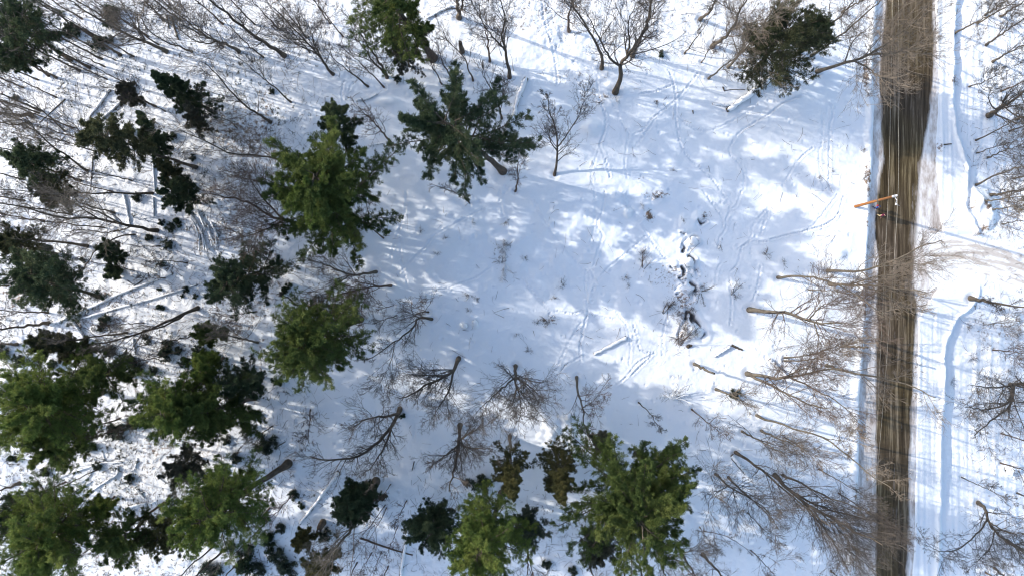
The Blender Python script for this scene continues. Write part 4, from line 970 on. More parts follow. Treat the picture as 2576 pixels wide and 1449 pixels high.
# ------------------------------------------------------------------ labels relative to landmarks, each one different
LM = [("the utility pole", 2150, 521), ("the star shaped pine", 1150, 335), ("the largest pine", 830, 450), ("the round olive pine", 770, 865), ("the broad dark hemlock", 590, 700),
      ("the dark conical hemlock", 440, 240), ("the white root mound", 190, 790), ("the pile of leaning poles", 530, 595), ("the black square hemlock", 880, 1275), ("the brown fallen pole", 975, 1370),
      ("the star crowned lower pine", 1600, 1250), ("the large forked field tree", 1570, 150), ("the bushy roadside conifer", 1960, 110), ("the bright long trunked pine", 520, 1300),
      ("the broken stump", 943, 1218), ("the lone small field tree", 1395, 370), ("the largest left pine", 470, 1040), ("the middle bare tree below the field", 1297, 960),
      ("the large arching bare tree", 950, 1100), ("the dirty snow pile", 2470, 540), ("the brook's upper bend", 1715, 600), ("the brook's lower pool", 1740, 830), ("the gnarled bushy tree", 2030, 800),
      ("the big snowy log", 1878, 240), ("the bottom edge pine", 1200, 1380), ("the white fallen branches", 220, 1195), ("the olive brown hemlock", 260, 340), ("the large dark left hemlock", 90, 690),
      ("the rusty conifer", 1290, 1200), ("the large leaning left trunk", 400, 815), ("the field's lower snow heap", 1400, 1085), ("the tall leaning top pine", 1000, 60), ("the left edge pine", 90, 1030),
      ("the hook based tree", 2480, 1300), ("the corner grove", 200, 140), ("the driveway mouth", 2340, 650)]
DIRS = ["right of", "above and right of", "above", "above and left of", "left of", "below and left of", "below", "below and right of"]
SEEN = set()
def place_label(look, u, v):
    order = sorted(LM, key=lambda m: math.hypot(u - m[1], v - m[2]))
    for tryi, m in enumerate(order[:6]):
        d = math.hypot(u - m[1], v - m[2])
        a = math.degrees(math.atan2(-(v - m[2]), u - m[1])) % 360
        where = DIRS[int((a + 22.5) // 45) % 8]
        if d < 22: where = "at the edge of"
        for pre in (["close "] if d < 60 else ["some way "] if d < 130 else ["well "]):
            pre = "" if d < 22 else pre
            s = f"{look} {pre}{where} {m[0]}"
            if s not in SEEN and len(s.split()) <= 16:
                SEEN.add(s); return s
    s = f"{look} between {order[0][0]} and {order[1][0]}"
    while s in SEEN: s = s.replace(look, look + " low", 1); look += " low"
    SEEN.add(s); return s

EX = [(96, 285, .09, 17), (185, 322, .08, 16), (236, 92, .09, 19), (302, 72, .10, 18), (372, 92, .08, 16), (452, 52, .11, 17), (180, 540, .09, 18), (110, 556, .08, 17), (262, 573, .08, 17), (128, 650, .09, 17), (100, 695, .12, 18),
      (490, 846, .08, 12), (452, 884, .07, 11), (382, 1042, .08, 12), (300, 1052, .09, 14), (246, 1178, .07, 12), (165, 1212, .08, 14), (560, 1385, .13, 16), (533, 1376, .10, 16), (413, 1266, .16, 16), (662, 1322, .08, 12), (606, 1408, .09, 14),
      (742, 1242, .07, 10), (684, 1072, .07, 11), (898, 1415, .07, 12), (976, 1425, .07, 10), (1484, 1425, .08, 12), (330, 216, .07, 14), (140, 245, .08, 16), (60, 452, .09, 16), (330, 455, .07, 12), (560, 60, .10, 16), (770, 95, .09, 13), (830, 60, .08, 13),
      (300, 402, .08, 15), (60, 505, .09, 17), (415, 700, .05, 7), (360, 812, .06, 9), (1570, 1440, .07, 10), (1140, 1440, .08, 10), (1340, 1440, .07, 10), (1880, 1290, .06, 9), (2060, 1180, .07, 12), (2110, 1240, .08, 14), (2130, 1380, .07, 13), (2460, 60, .08, 16), (2520, 230, .08, 15), (2540, 330, .08, 15), (2550, 450, .09, 15), (2520, 1090, .07, 12), (2560, 1240, .08, 13), (2420, 1200, .06, 9), (2480, 1440, .08, 12),
      (520, 95, .09, 16), (640, 62, .09, 16), (700, 72, .08, 15), (778, 132, .08, 14), (335, 142, .09, 18), (205, 48, .09, 18), (150, 32, .09, 18), (480, 62, .08, 16), (862, 92, .08, 13), (52, 302, .08, 17), (112, 402, .08, 17), (282, 482, .07, 15), (268, 200, .07, 15), (398, 112, .08, 16), (560, 118, .08, 15), (20, 720, .08, 15), (180, 612, .07, 14)]
for i, (u, v, rr_, hh_) in enumerate(EX):
    bare(place_label(["slim grey bare tree rooted", "thin twiggy bare tree rooted", "slender brown bare tree rooted"][i % 3], u, v), [(u, v)], rr_, hh_, [.35, .25, .45][i % 3], [10, 13, 9][i % 3], tone=[0, 2, 0][i % 3], tw=[0, 2, 1][i % 3], ln=.2, group="slim bare trees scattered through the woods", k4=3)
bare("pale dead limbs fanning up between the two bottom left pines", [(222, 1375), (217, 1355), (200, 1325), (180, 1300)], .14, 15, .1, 8, [[(217, 1358), (240, 1325), (250, 1295)], [(217, 1358), (205, 1310), (208, 1290)]], tone=1, tw=1, ln=.16, k4=0)

def local_mesh(name, v, f, m, smooth=True, attrs=None): return mesh_np(name, v, f, m, smooth, attrs)
def copy_thing(src, loc, rot, sc):
    c = src.copy(); COL.objects.link(c)
    for k_ in ("label",):
        if k_ in c: del c[k_]
    c.location = loc; c.rotation_euler = (0, 0, rot); c.scale = (sc, sc, sc)
    for ch in src.children:
        d = ch.copy(); COL.objects.link(d); d.parent = c; d.location = ch.location
    return c

def shrub_proto(seed, kind='laurel', n=16):
    g = np.random.default_rng(seed)
    e = empty("laurel_shrub", (0, 0, 0))
    d = nrm(np.c_[g.normal(size=(n, 2)), .35 + .7 * g.random(n)])
    P = [np.c_[g.normal(size=(n, 2)) * .08, np.full(n, -.05)]]
    L = .55 + .5 * g.random(n); dd = d
    for j in range(4):
        dd = nrm(dd + g.normal(size=(n, 3)) * .16 + [0, 0, .04]); P.append(P[-1] + dd * (L / 4)[:, None])
    P = np.stack(P, 1); R = np.full(P.shape[:2], .016) * np.linspace(1, .5, 5)[None]
    A, ar = grow(P, R, 6, .3, 1, 45, .45, 4, .06, .15, .7, .5, .007, g=g)
    link("stems", local_mesh("stems", *join([tubes(P, R, 4), tubes(A, ar, 3)]), M_BARK[0]), e)
    T = A[:, -1]; T = np.concatenate([T, A[:, 2], P[:, -1]])
    D = nrm(np.concatenate([A[:, -1] - A[:, 0], A[:, 2] - A[:, 0], P[:, -1] - P[:, 0]]))
    V, F = blades(T, D, g, 9, .17, .085, .15, 1.1)
    tint = np.repeat(.42 + g.normal(size=len(T)) * .12, 9) + g.normal(size=len(T) * 9) * .06
    link("leaves", local_mesh("leaves", V, F, M_FOL[kind], False, {"tint": ('FACE', np.clip(tint, 0, 1))}), e)
    return e
def brush_proto(seed, n=16, tone=2, name="dry_brush", hh=1.0):
    g = np.random.default_rng(seed)
    e = empty(name, (0, 0, 0))
    d = nrm(np.c_[g.normal(size=(n, 2)) * .8 + [.35, 0], .5 + .7 * g.random(n)])
    P = [np.c_[g.normal(size=(n, 2)) * .22, np.full(n, -.05)]]
    L = hh * (.5 + .8 * g.random(n)); dd = d
    for j in range(4):
        dd = nrm(dd + g.normal(size=(n, 3)) * .14 + [0, 0, -.03]); P.append(P[-1] + dd * (L / 4)[:, None])
    P = np.stack(P, 1); R = np.full(P.shape[:2], .014) * np.linspace(1, .5, 5)[None]
    A, ar = grow(P, R, 5, .2, 1, 35, .45, 4, .0, .18, .7, .5, .007, g=g)
    A2, a2 = grow(A, ar, 3, .2, 1, 35, .5, 3, .0, .18, .7, .5, .006, g=g)
    link("stems", local_mesh("stems", *tubes(P, R, 4), M_BARK[tone]), e)
    link("twigs", local_mesh("twigs", *join([tubes(A, ar, 3), tubes(A2, a2, 3)]), M_TWIG[tone]), e)
    return e
protos = [shrub_proto(i + 3, 'laurel' if i != 3 else 'dark') for i in range(4)]
gs = random.Random(4)
SHR = [(350, 499, 14), (411, 562, 10), (433, 574, 13), (453, 561, 12), (380, 599, 12), (428, 616, 14), (413, 664, 8), (405, 729, 6), (496, 745, 8), (463, 745, 6), (473, 729, 9), (410, 772, 10),
       (270, 805, 17), (258, 826, 10), (370, 846, 9), (378, 860, 8), (430, 866, 18), (423, 888, 20), (283, 882, 17), (350, 919, 20), (313, 919, 12), (470, 908, 16), (300, 1082, 24), (233, 1125, 17), (466, 1190, 18),
       (674, 1115, 30), (744, 1241, 14), (760, 1267, 10), (964, 1248, 10), (820, 1341, 20), (710, 1325, 14), (684, 1358, 24), (705, 1395, 28), (727, 1425, 26), (654, 1428, 20), (668, 1300, 12), (849, 1341, 8),
       (1214, 1211, 27), (1177, 1211, 11), (1012, 1046, 9), (1375, 1415, 14), (687, 233, 9), (1002, 203, 10), (726, 722, 14), (714, 739, 9), (727, 602, 6), (677, 764, 5), (290, 50, 26), (190, 86, 24), (258, 115, 23), (283, 106, 11),
       (620, 1397, 34), (540, 1430, 30), (585, 1370, 16), (340, 1060, 18), (215, 655, 8), (600, 1150, 16), (575, 1105, 14), (625, 1085, 14), (40, 1150, 12), (120, 1185, 14), (330, 1200, 14), (250, 1170, 12), (1660, 140, 9), (1440, 1430, 14), (1845, 990, 16), (505, 880, 18), (545, 900, 22), (455, 880, 12),
       (335, 900, 10), (390, 930, 12), (270, 930, 14), (140, 915, 14), (60, 905, 18), (15, 880, 22), (330, 330, 14), (150, 95, 14), (100, 60, 16), (45, 250, 8), (440, 350, 12), (470, 470, 16), (490, 400, 10), (640, 1040, 14), (700, 960, 14), (520, 1200, 20), (560, 1180, 18)]
for i, (u, v, ru) in enumerate(SHR):
    p = protos[i % 4]
    sc = ru * KU / .92
    loc = (*(P3(u, v, 0)[:2]), gz(u, v))
    c = p if False else copy_thing(p, loc, gs.random() * 6.28, sc)
    size = "tiny" if ru < 9 else "small" if ru < 14 else "medium" if ru < 20 else "large"
    tag(c, place_label(f"{size} dark leafy shrub", u, v), "shrub", "laurel shrubs growing through the snow")
bp_ = [brush_proto(31, 14), brush_proto(32, 20, 2), brush_proto(33, 12, 0)]
BR = [(1180, 745, 14), (1200, 752, 9), (1415, 718, 16), (1392, 750, 10), (1378, 806, 20), (1350, 812, 12), (1615, 640, 16), (1572, 700, 10), (1580, 720, 9), (1648, 262, 8), (1272, 620, 16), (1262, 660, 14), (1275, 560, 12), (1180, 780, 8), (767, 256, 9), (904, 276, 9), (1632, 548, 10), (1615, 520, 9), (1645, 500, 12), (1768, 548, 9), (1680, 770, 18), (1700, 790, 18), (1735, 775, 16),
      (1745, 740, 14), (1715, 820, 22), (1700, 850, 20), (1745, 840, 16), (1715, 555, 8), (1722, 628, 8), (1750, 680, 8), (1765, 720, 12), (1850, 745, 11), (1855, 720, 8), (1810, 625, 10), (1925, 640, 14), (1970, 660, 10), (2172, 210, 10), (2180, 240, 12), (2170, 450, 10), (2176, 480, 10), (2168, 380, 9), (2180, 620, 8), (2470, 230, 10), (2402, 205, 12), (2478, 518, 8), (2455, 590, 12), (2060, 450, 8), (2090, 430, 7),
      (1690, 430, 8), (1520, 250, 9), (1550, 258, 8), (1460, 190, 8), (1635, 1065, 8), (1860, 1380, 8), (2440, 820, 12), (2450, 900, 14), (2400, 960, 12), (2540, 930, 14), (2560, 840, 12), (1100, 640, 10), (1120, 600, 9), (1320, 650, 9), (1190, 560, 9), (1060, 580, 10), (1330, 880, 10), (1300, 840, 8), (1850, 1340, 10), (740, 1190, 10), (1960, 1320, 10), (2010, 1400, 12), (880, 1200, 14), (1040, 1175, 7), (760, 1130, 12), (840, 640, 9), (700, 640, 9), (370, 668, 14), (1430, 1145, 10)]
for i, (u, v, ru) in enumerate(BR):
    c = copy_thing(bp_[i % 3], (*(P3(u, v, 0)[:2]), gz(u, v)), gs.random() * 6.28, ru * KU / .8)
    tag(c, place_label("tuft of dry brown twigs" if ru < 12 else "spreading bunch of dry twigs", u, v), "brush", "dry twig brush poking out of the snow")
for p in protos + bp_:
    for ch in list(p.children): bpy.data.objects.remove(ch)
    bpy.data.objects.remove(p)

# snow laden many stemmed bush
def stem_bush(label, u, v, dirs, L, tone, snow, name="twig_bush"):
    g = np.random.default_rng(int(u))
    b0 = np.array([*P3(u, v, 0)[:2], gz(u, v)])
    e = empty(name, b0); tag(e, label, "bush")
    n = len(dirs)
    d = nrm(np.array([[a, -b, c] for a, b, c in dirs], float))
    P = [b0 + np.c_[g.normal(size=(n, 2)) * .12, np.full(n, -.1)]]; dd = d
    for j in range(6):
        dd = nrm(dd + g.normal(size=(n, 3)) * .09); P.append(P[-1] + dd * (L / 6))
    P = np.stack(P, 1); R = .035 * np.ones(P.shape[:2]) * np.linspace(1, .35, 7)[None]
    A, ar = grow(P, R, 8, .2, 1, 35, .4, 5, .03, .14, .6, .4, .009, g=g)
    A2, a2 = grow(A, ar, 4, .2, 1, 38, .5, 4, .02, .16, .7, .5, .007, g=g)
    link("stems", mesh_np("stems", *tubes(P, R, 6), M_BARK[tone]), e)
    link("twigs", mesh_np("twigs", *join([tubes(A, ar, 3), tubes(A2, a2, 3)]), M_TWIG[tone]), e)
    if snow:
        S = P + np.array([0, 0, .035]); link("snow_load", mesh_np("snow_load", *tubes(S, R * 1.0 + .012, 6), M_CAP), e)
stem_bush("wide snow laden many stemmed bush below the brook's lower pool", 1690, 1003, [(-.8, -.6, .9), (-.5, -.9, 1), (-.2, -.9, .8), (.1, -1, 1), (.4, -.9, .9), (.8, -.8, .8), (-1, -.3, .7), (.6, -.4, 1), (-.3, -.6, 1.4), (.9, -.2, .8)], 2.6, 0, True)
stem_bush("brown arching stems hanging over the brook's lower pool", 1708, 868, [(.3, -1, .6), (.1, -1, .8), (-.1, -.9, .7), (.6, -.8, .6), (.2, -.7, 1), (.9, -.9, .4)], 3.2, 2, False)
stem_bush("reddish stems bent over the snow left of the brook's lower pool", 1668, 788, [(.5, -1, .5), (.3, -.9, .7), (.7, -.8, .5), (.2, -.6, .9)], 2.3, 2, False)
stem_bush("thin reddish upright stems left of the brook's upper bend", 1614, 678, [(-.1, -1, .9), (.1, -1, .9), (.2, -.8, 1.2), (-.3, -.9, .8)], 2.6, 2, False)
stem_bush("flattened snowy sapling lying in the field left of centre", 1272, 655, [(-.05, -1, .2), (-.3, -1, .25), (.15, -1, .3), (.3, .5, .3), (-.2, .8, .25), (0, 1, .2)], 2.6, 2, True)
stem_bush("grey fan of thin stems right of the brook beside deer tracks", 1838, 742, [(.4, -1, .5), (.6, -.7, .6), (-.2, -.6, .7)], 2.0, 0, False)
stem_bush("dark twiggy stems over the brook's right bank", 1760, 735, [(1, -.5, .4), (.7, -.1, .6), (.1, 1, .5), (-.4, .9, .6)], 1.8, 0, False)

# ------------------------------------------------------------------ fallen logs, snags, stump
def log(look, pts, r=.15, cap=1, tone=0, lift=0., label=None, branches=0, name=None):
    g = np.random.default_rng(int(pts[0][0] * 3 + pts[0][1]))
    c = catmull([(*P3(u, v, 0)[:2], 0) for u, v in pts], 14)
    for i in range(14): c[i, 2] = gzx(c[i, 0], c[i, 1])
    z = c[:, 2].copy(); z = np.convolve(np.pad(z, 2, mode='edge'), np.ones(5) / 5, 'valid')
    c[:, 2] = np.maximum(z, c[:, 2] - r) + r * .38 + lift * np.linspace(0, 1, 14)
    c += g.normal(size=c.shape) * r * .12
    R = r * np.linspace(1, .62, 14)
    e = empty(name or "fallen_log", c[0]); tag(e, label or place_label(look, pts[0][0], pts[0][1]), "log", "logs and poles lying in the snow")
    v, f = tubes(c[None], R[None], 10)
    n0 = len(v); v = np.vstack([v, c[:1], c[-1:]])
    ends = [[n0, (j + 1) % 10, j, n0] for j in range(10)] + [[n0 + 1, 130 + j, 130 + (j + 1) % 10, n0 + 1] for j in range(10)]
    me = bpy.data.meshes.new("log_wood"); me.from_pydata([tuple(x) for x in v], [], [tuple(x) for x in f] + [tuple(a[:3]) for a in ends])
    me.materials.append(M_BARK[tone]); link("wood", me, e)
    if branches:
        A, ar = grow(c[None], R[None], branches, .2, 1, 55, .28, 5, .05, .15, .4, .3, .015, g=g, flat=.6)
        link("branches", mesh_np("branches", *tubes(A, ar, 4), M_BARK[tone]), e)
        if cap: link("snow_load", mesh_np("snow_load", *tubes(A + [0, 0, .04], ar + .022, 5), M_CAP), e)
    if cap:
        S = c.copy(); S[:, 2] += R * .55
        S2 = catmull(S, 30); R2 = np.interp(np.linspace(0, 1, 30), np.linspace(0, 1, 14), R)
        R2 = R2 * (.98 + .12 * g.normal(size=30)) ; R2[0] *= .5; R2[-1] *= .4
        link("snow_cap", mesh_np("snow_cap", *tubes(S2[None], np.abs(R2)[None], 10), M_CAP), e)
    return e
SN, BW = "snow covered log lying", "bare brown pole lying"
log(SN, [(283, 230), (260, 262), (232, 296)], .16); log(SN, [(350, 218), (310, 262), (256, 306)], .17)
log("thin dark pole lying", [(172, 253), (140, 280), (103, 312)], .07, 0); log("thin dark pole lying", [(241, 395), (238, 440), (236, 484)], .06, 0)
log("long snow topped log lying", [(388, 315), (389, 380), (394, 484)], .12); log(SN, [(317, 489), (325, 525), (334, 568)], .12)
log(SN, [(390, 498), (391, 548)], .11); log(SN, [(283, 536), (296, 552), (308, 572)], .11); log("slim white log lying", [(353, 553), (416, 544)], .07)
log("long snow buried log lying", [(200, 790), (300, 742), (440, 688)], .19, tone=0); log("long snow buried log lying", [(210, 800), (300, 775), (400, 748), (500, 716)], .15)
log("thick snow topped trunk lying", [(190, 795), (212, 840), (230, 880), (250, 916)], .2); log(SN, [(133, 817), (160, 806), (186, 794)], .16)
log(SN, [(340, 850), (345, 890)], .12); log("thin dark pole lying", [(322, 705), (345, 716), (372, 700)], .04, 0); log("dark twisted pole lying", [(340, 720), (362, 704), (370, 690)], .04, 0)
log(SN, [(855, 1183), (810, 1245), (757, 1314)], .22, label="long snow covered log slanting down left above the black square hemlock")
log(BW, [(908, 1350), (970, 1372), (1040, 1392)], .12, 0, 2, label="bare brown fallen pole lying at bottom centre across a snowy log")
log(SN, [(1028, 1322), (1018, 1390), (1008, 1460)], .20, label="snow covered log running down to the bottom edge, crossed by a brown pole")
log(BW, [(682, 1274), (650, 1312)], .12, 0, 2); log("long snow covered log lying", [(1325, 200), (1300, 260), (1290, 300), (1258, 358)], .26)
log("big rounded snow covered log lying", [(1972, 172), (1915, 215), (1878, 245), (1826, 282)], .42, label="big rounded snow covered log below the bushy roadside conifer")
log("snow covered side limb lying", [(1832, 268), (1790, 264)], .16); log("thin brown stick lying", [(1820, 230), (1845, 228), (1873, 228)], .05, 0)
log("short brown stick lying", [(1817, 221), (1821, 232)], .09, 0); log(SN, [(1574, 848), (1530, 870), (1493, 890)], .22); log(SN, [(1834, 869), (1794, 896)], .18)
log("dark broken piece lying", [(1838, 867), (1852, 874), (1865, 879)], .14, 0); log(SN, [(1932, 902), (1952, 922), (1977, 944)], .20); log("thick snow covered log lying", [(1838, 1142), (1858, 1168), (1880, 1196)], .22)
log("thin pole lying", [(1836, 1150), (1870, 1190)], .05, 0); log(SN, [(1137, 20), (1105, 35), (1074, 51)], .16); log("short dark log lying", [(437, 45), (444, 75), (453, 104)], .14, 0); log("short dark log lying", [(424, 42), (430, 76)], .11, 0)
log("crooked brown stick lying", [(2092, 1326), (2102, 1345)], .06, 0, 2); log("short brown stub lying", [(1741, 281), (1742, 289)], .08, 0, 2); log("short dark stick lying", [(1208, 1185), (1150, 1180)] if False else [(1043, 1158), (1038, 1180)], .06, 0)
log("low snow bump log lying", [(900, 256), (925, 252), (950, 240)], .14); log("snow covered log lying", [(930, 368), (975, 360)], .12); log("short dark stick lying", [(2373, 365), (2393, 363)], .09, 0)
log("snow covered log lying", [(893, 640), (925, 620)], .14); log("dead branch lying", [(820, 885), (850, 876)], .07, 0); log("snow covered log lying", [(1180, 250) , (1165, 262)], .1)
log("thin pole lying", [(700, 1120), (722, 1108)], .07, 0, 0); log("snow covered log lying", [(320, 1275), (345, 1268), (372, 1262)], .18)
log("thin snow topped log lying", [(395, 1195), (425, 1215), (455, 1225)], .10); log("thin snow topped log lying", [(560, 1190), (590, 1160)], .12)
# white fallen branches at lower left
FB = "white snow laden fallen branch"
for pts, r in [([(312, 1160), (265, 1162), (205, 1180), (142, 1203)], .13), ([(300, 1170), (298, 1190), (260, 1215), (210, 1250)], .11), ([(255, 1158), (230, 1165), (190, 1172)], .07), ([(235, 1208), (205, 1225), (180, 1243)], .08), ([(290, 1165), (250, 1150), (215, 1143)], .08), ([(350, 1150), (342, 1175), (330, 1185)], .07), ([(240, 1175), (225, 1198), (200, 1215)], .07), ([(350, 1230), (368, 1250)], .14), ([(400, 1255), (370, 1268), (322, 1272)], .08)]:
    log(FB, pts, r, 1, 0, branches=7, name="fallen_branch")
# leaning pole pile
for i, (a, b) in enumerate([((520, 570), (545, 612)), ((528, 568), (540, 622)), ((510, 575), (520, 628)), ((505, 590), (508, 632)), ((535, 560), (556, 600)), ((495, 560), (505, 600)), ((480, 540), (500, 575)), ((470, 520), (500, 565)), ((545, 575), (552, 615)), ((515, 600), (528, 635)), ((490, 548), (515, 590)), ((500, 530), (524, 580))]):
    log("", [a, b], .12, 1, 0, lift=.3, label=["uppermost", "long middle", "left middle", "lower left", "right hand", "snowy left", "snowy outer left", "far upper left", "short right", "lowest", "snow bound centre", "slanting upper"][i] + " pole in the snowy fan of leaning poles left of centre")

def snag(label, base, tip, h, r, cat="stump", name="broken_stump"):
    g = np.random.default_rng(int(base[0]))
    p, _ = path3([base, tip], h, 7, wob=.03, g=g)
    e = empty(name, p[0]); p[0, 2] -= .2
    tag(e, label, cat)
    R = r * np.linspace(1.25, .75, 7)
    link("trunk", mesh_np("trunk", *tubes(p[None], R[None], 12), M_BARK[0]), e)
    sp, sr = [], []
    for k_ in range(9):
        a = k_ * .7; o = np.array([math.cos(a), math.sin(a), 0]) * R[-1] * .6
        q0 = p[-1] + o - [0, 0, .3]; q1 = p[-1] + o * 1.15 + [0, 0, g.uniform(.05, .5)]
        sp.append(np.linspace(q0, q1, 4)); sr.append(np.linspace(R[-1] * .4, .02, 4))
    link("splinters", mesh_np("splinters", *tubes(np.array(sp), np.array(sr), 5), M_BARK[2]), e)
    cap = np.linspace(p[-1] - [0, 0, .2], p[-1] + [0, 0, .1], 3); link("snow_cap", mesh_np("snow_cap", *tubes(cap[None], np.array([[R[-1] * .7, R[-1] * .6, .03]]), 9), M_CAP), e)
snag("broken hollow stump with splintered top above the black square hemlock", (946, 1208), (938, 1235), 3.2, .42)
snag("short thick snapped stump below and left of the black square hemlock", (812, 1312), (800, 1335), 2.6, .34)
snag("dead snapped stub left of the slender top centre tree", (1162, 132), (1158, 108), 4.5, .26)
snag("low brown stub beside the lower end of the brook", (1730, 871), (1738, 869), .5, .2)

# snow capped rocks in the field and the brook
def rock(label, u, v, ru, hh):
    g = np.random.default_rng(int(u + v))
    import bmesh
    e = empty("snow_capped_rock", (*P3(u, v, 0)[:2], gz(u, v))); tag(e, label, "rock")
    for nm, k_, mt_, dz_ in (("stone", 1., M_SOIL, 0), ("snow_cap", .98, M_CAP, .12)):
        bm = bmesh.new(); bmesh.ops.create_icosphere(bm, subdivisions=3, radius=1)
        s_ = ru * KU
        for vv in bm.verts:
            n_ = 1 + .5 * float(vn(np.array(vv.co.x * 2 + u), np.array(vv.co.y * 2 + vv.co.z), 1., 3))
            vv.co = Vector((vv.co.x * s_ * n_ * k_, vv.co.y * s_ * n_ * k_, vv.co.z * hh * n_ + dz_))
        me = bpy.data.meshes.new(nm); bm.to_mesh(me); bm.free(); me.materials.append(mt_)
        for p_ in me.polygons: p_.use_smooth = True
        o_ = bpy.data.objects.new(nm, me); COL.objects.link(o_); o_.parent = e
for a in [("round snowy boulder at the top of the field's lower snow heap", 1427, 1045, 9, .5), ("snowy boulder with a brown edge right of the lower snow heap", 1437, 1105, 9, .35), ("lumpy snowy boulder by the right edge below mid height", 2543, 1182, 13, .5),
          ("tiny snowy mound left of its twin in the field's centre left", 1170, 818, 7, .35), ("slightly larger snowy mound right of its twin in the field's centre left", 1196, 811, 8, .35), ("snow capped boulder in the brook's upper bend", 1740, 608, 11, .35), ("flat snow capped boulder in the brook's middle", 1728, 660, 12, .35)]:
    rock(*a)

# ground litter nobody could count
def litter():
    g = np.random.default_rng(77)
    n = 13000
    u = g.uniform(0, 2576, n * 3); v = g.uniform(0, 1449, n * 3)
    w = np.clip(sm(950, 650, u) + sm(160, 20, v) * sm(2150, 2050, u) * .9 + sm(2420, 2480, u) * .7 + sm(1150, 1300, v) * sm(1900, 1500, u) * .7, .06, 1) * sm(0, .5, .4 + fbm(u * KU, v * KU, 4, 3, 5) * 1.5)
    w = np.where((u > 2140) & (u < 2420), 0, w)
    s_ = g.random(len(u)) < w
    u, v = u[s_][:n], v[s_][:n]
    X = (u - CU) * KU; Y = (CV - v) * KU
    a = np.clip(np.searchsorted(xs, X), 0, nx - 1); b_ = np.clip(np.searchsorted(ys, Y), 0, ny - 1)
    Z = GZ[b_, a] + .03
    an = g.uniform(0, 2 * math.pi, len(u)); L = g.gamma(2., .35, len(u)) + .2
    d = np.stack([np.cos(an), np.sin(an), g.normal(size=len(u)) * .12], -1)
    P0 = np.stack([X, Y, Z], -1); dd = d; P = [P0]
    for j in range(3):
        dd = nrm(dd + g.normal(size=dd.shape) * .22); P.append(P[-1] + dd * (L / 3)[:, None])
    P = np.stack(P, 1); P[:, :, 2] = np.maximum(P[:, :, 2], Z[:, None] - .02)
    R = np.broadcast_to((.010 + .016 * g.random(len(u)) ** 3)[:, None], P.shape[:2]) * np.linspace(1, .5, 4)[None]
    o_ = link("twig_litter", mesh_np("twig_litter", *tubes(P, R, 4), M_TWIG[2])); tag(o_, "scattered fallen twigs on the snow of the woods", "twigs", None, "stuff")
    # evergreen leaf sprays close to the snow
    n = 1900
    u = g.uniform(0, 1000, n * 4); v = g.uniform(0, 1449, n * 4)
    w = np.clip(sm(900, 500, u) * sm(-.15, .4, fbm(u * KU, v * KU, 3.5, 3, 15)), 0, 1)
    s_ = g.random(len(u)) < w; u, v = u[s_][:n], v[s_][:n]
    X = (u - CU) * KU; Y = (CV - v) * KU
    a = np.clip(np.searchsorted(xs, X), 0, nx - 1); b_ = np.clip(np.searchsorted(ys, Y), 0, ny - 1)
    Cc = np.stack([X, Y, GZ[b_, a] + .1 + .3 * g.random(len(u))], -1)
    V, F = blades(Cc, nrm(g.normal(size=Cc.shape)), g, 8, .2, .09, .2, 1.2)
    o_ = link("undergrowth", mesh_np("undergrowth", V, F, M_FOL['grey'], False, {"tint": ('FACE', np.clip(.4 + g.normal(size=len(F)) * .12, 0, 1))})); tag(o_, "sparse leafy undergrowth showing through the woodland snow", "undergrowth", None, "stuff")
litter()

# ------------------------------------------------------------------ utility pole, wires, two walkers
HP = 9.4
pb = np.array([*P3(2149, 521, 0)[:2], 0.]); pt = P3(2250, 494, HP)
def straight(a, b, r0, r1, k=10, n=2):
    return tubes(np.linspace(a, b, n)[None], np.linspace(r0, r1, n)[None], k)
def capped(name, a, b, r0, r1, m_, parent, k=12):
    v, f = straight(np.array(a, float), np.array(b, float), r0, r1, k)
    me = bpy.data.meshes.new(name)
    fl = [tuple(x) for x in f] + [tuple(range(k)), tuple(range(2 * k - 1, k - 1, -1))]
    me.from_pydata([tuple(x) for x in v], [], fl); me.materials.append(m_)
    for p_ in me.polygons[:k]: p_.use_smooth = True
    return link(name, me, parent)
M_GAL = flatmat("galvanised steel", (.55, .55, .56), .45, .4); M_PORC = flatmat("grey porcelain", (.62, .62, .64), .3); M_WIRE = flatmat("aluminium wire", (.42, .39, .33), .6, 0.)
e = empty("utility_pole", pb); tag(e, "orange brown wooden utility pole beside the road carrying two wires", "utility pole")
capped("pole_shaft", pb - [0, 0, .3], pt, .17, .12, M_POLE, e)
capped("pole_band", pb + (pt - pb) * .62, pb + (pt - pb) * .655, .15, .148, M_BARK[1], e)
capped("pole_top_sleeve", pt - (pt - pb) * .03, pt + (pt - pb) * .03, .135, .13, M_GAL, e)
topc = pt + (pt - pb) / np.linalg.norm(pt - pb) * .35
arm_end = P3(2253, 515, 9.2); arm_up = P3(2254, 482, 9.6)
capped("bracket_arm", pt, (pt + arm_end) / 2 + [.12, 0, .1], .05, .045, M_GAL, e, 8)
capped("bracket_arm", (pt + arm_end) / 2 + [.12, 0, .1], arm_end, .045, .04, M_GAL, e, 8)
for q in (arm_end, topc):
    v = []
    P_ = np.array([[q + [0, 0, z_] for z_ in (0, .04, .05, .1, .11, .16, .17, .24)]]); R_ = np.array([[.05, .05, .1, .1, .06, .09, .09, .03]])
    link("insulator", mesh_np("insulator", *tubes(P_, R_, 12), M_PORC, False), e)
capped("guy_stub", arm_end, arm_end + [.45, -.1, -.1], .02, .02, M_GAL, e, 6)
def wire(label, pts):
    c = catmull(pts, 60)
    o_ = link("power_line", mesh_np("power_line", *tubes(c[None], np.full((1, 60), .013), 6), M_WIRE)); tag(o_, label, "wire", "overhead wires along the road")
wire("right hand overhead wire on the pole's bracket arm running along the road", [P3(2263, -420, 7.8), P3(2261, -60, 7.2), P3(2259, 240, 7.7), topc + [.05, 0, .25], P3(2231, 900, 7.8), P3(2200, 1300, 7.4), P3(2170, 1900, 8)])
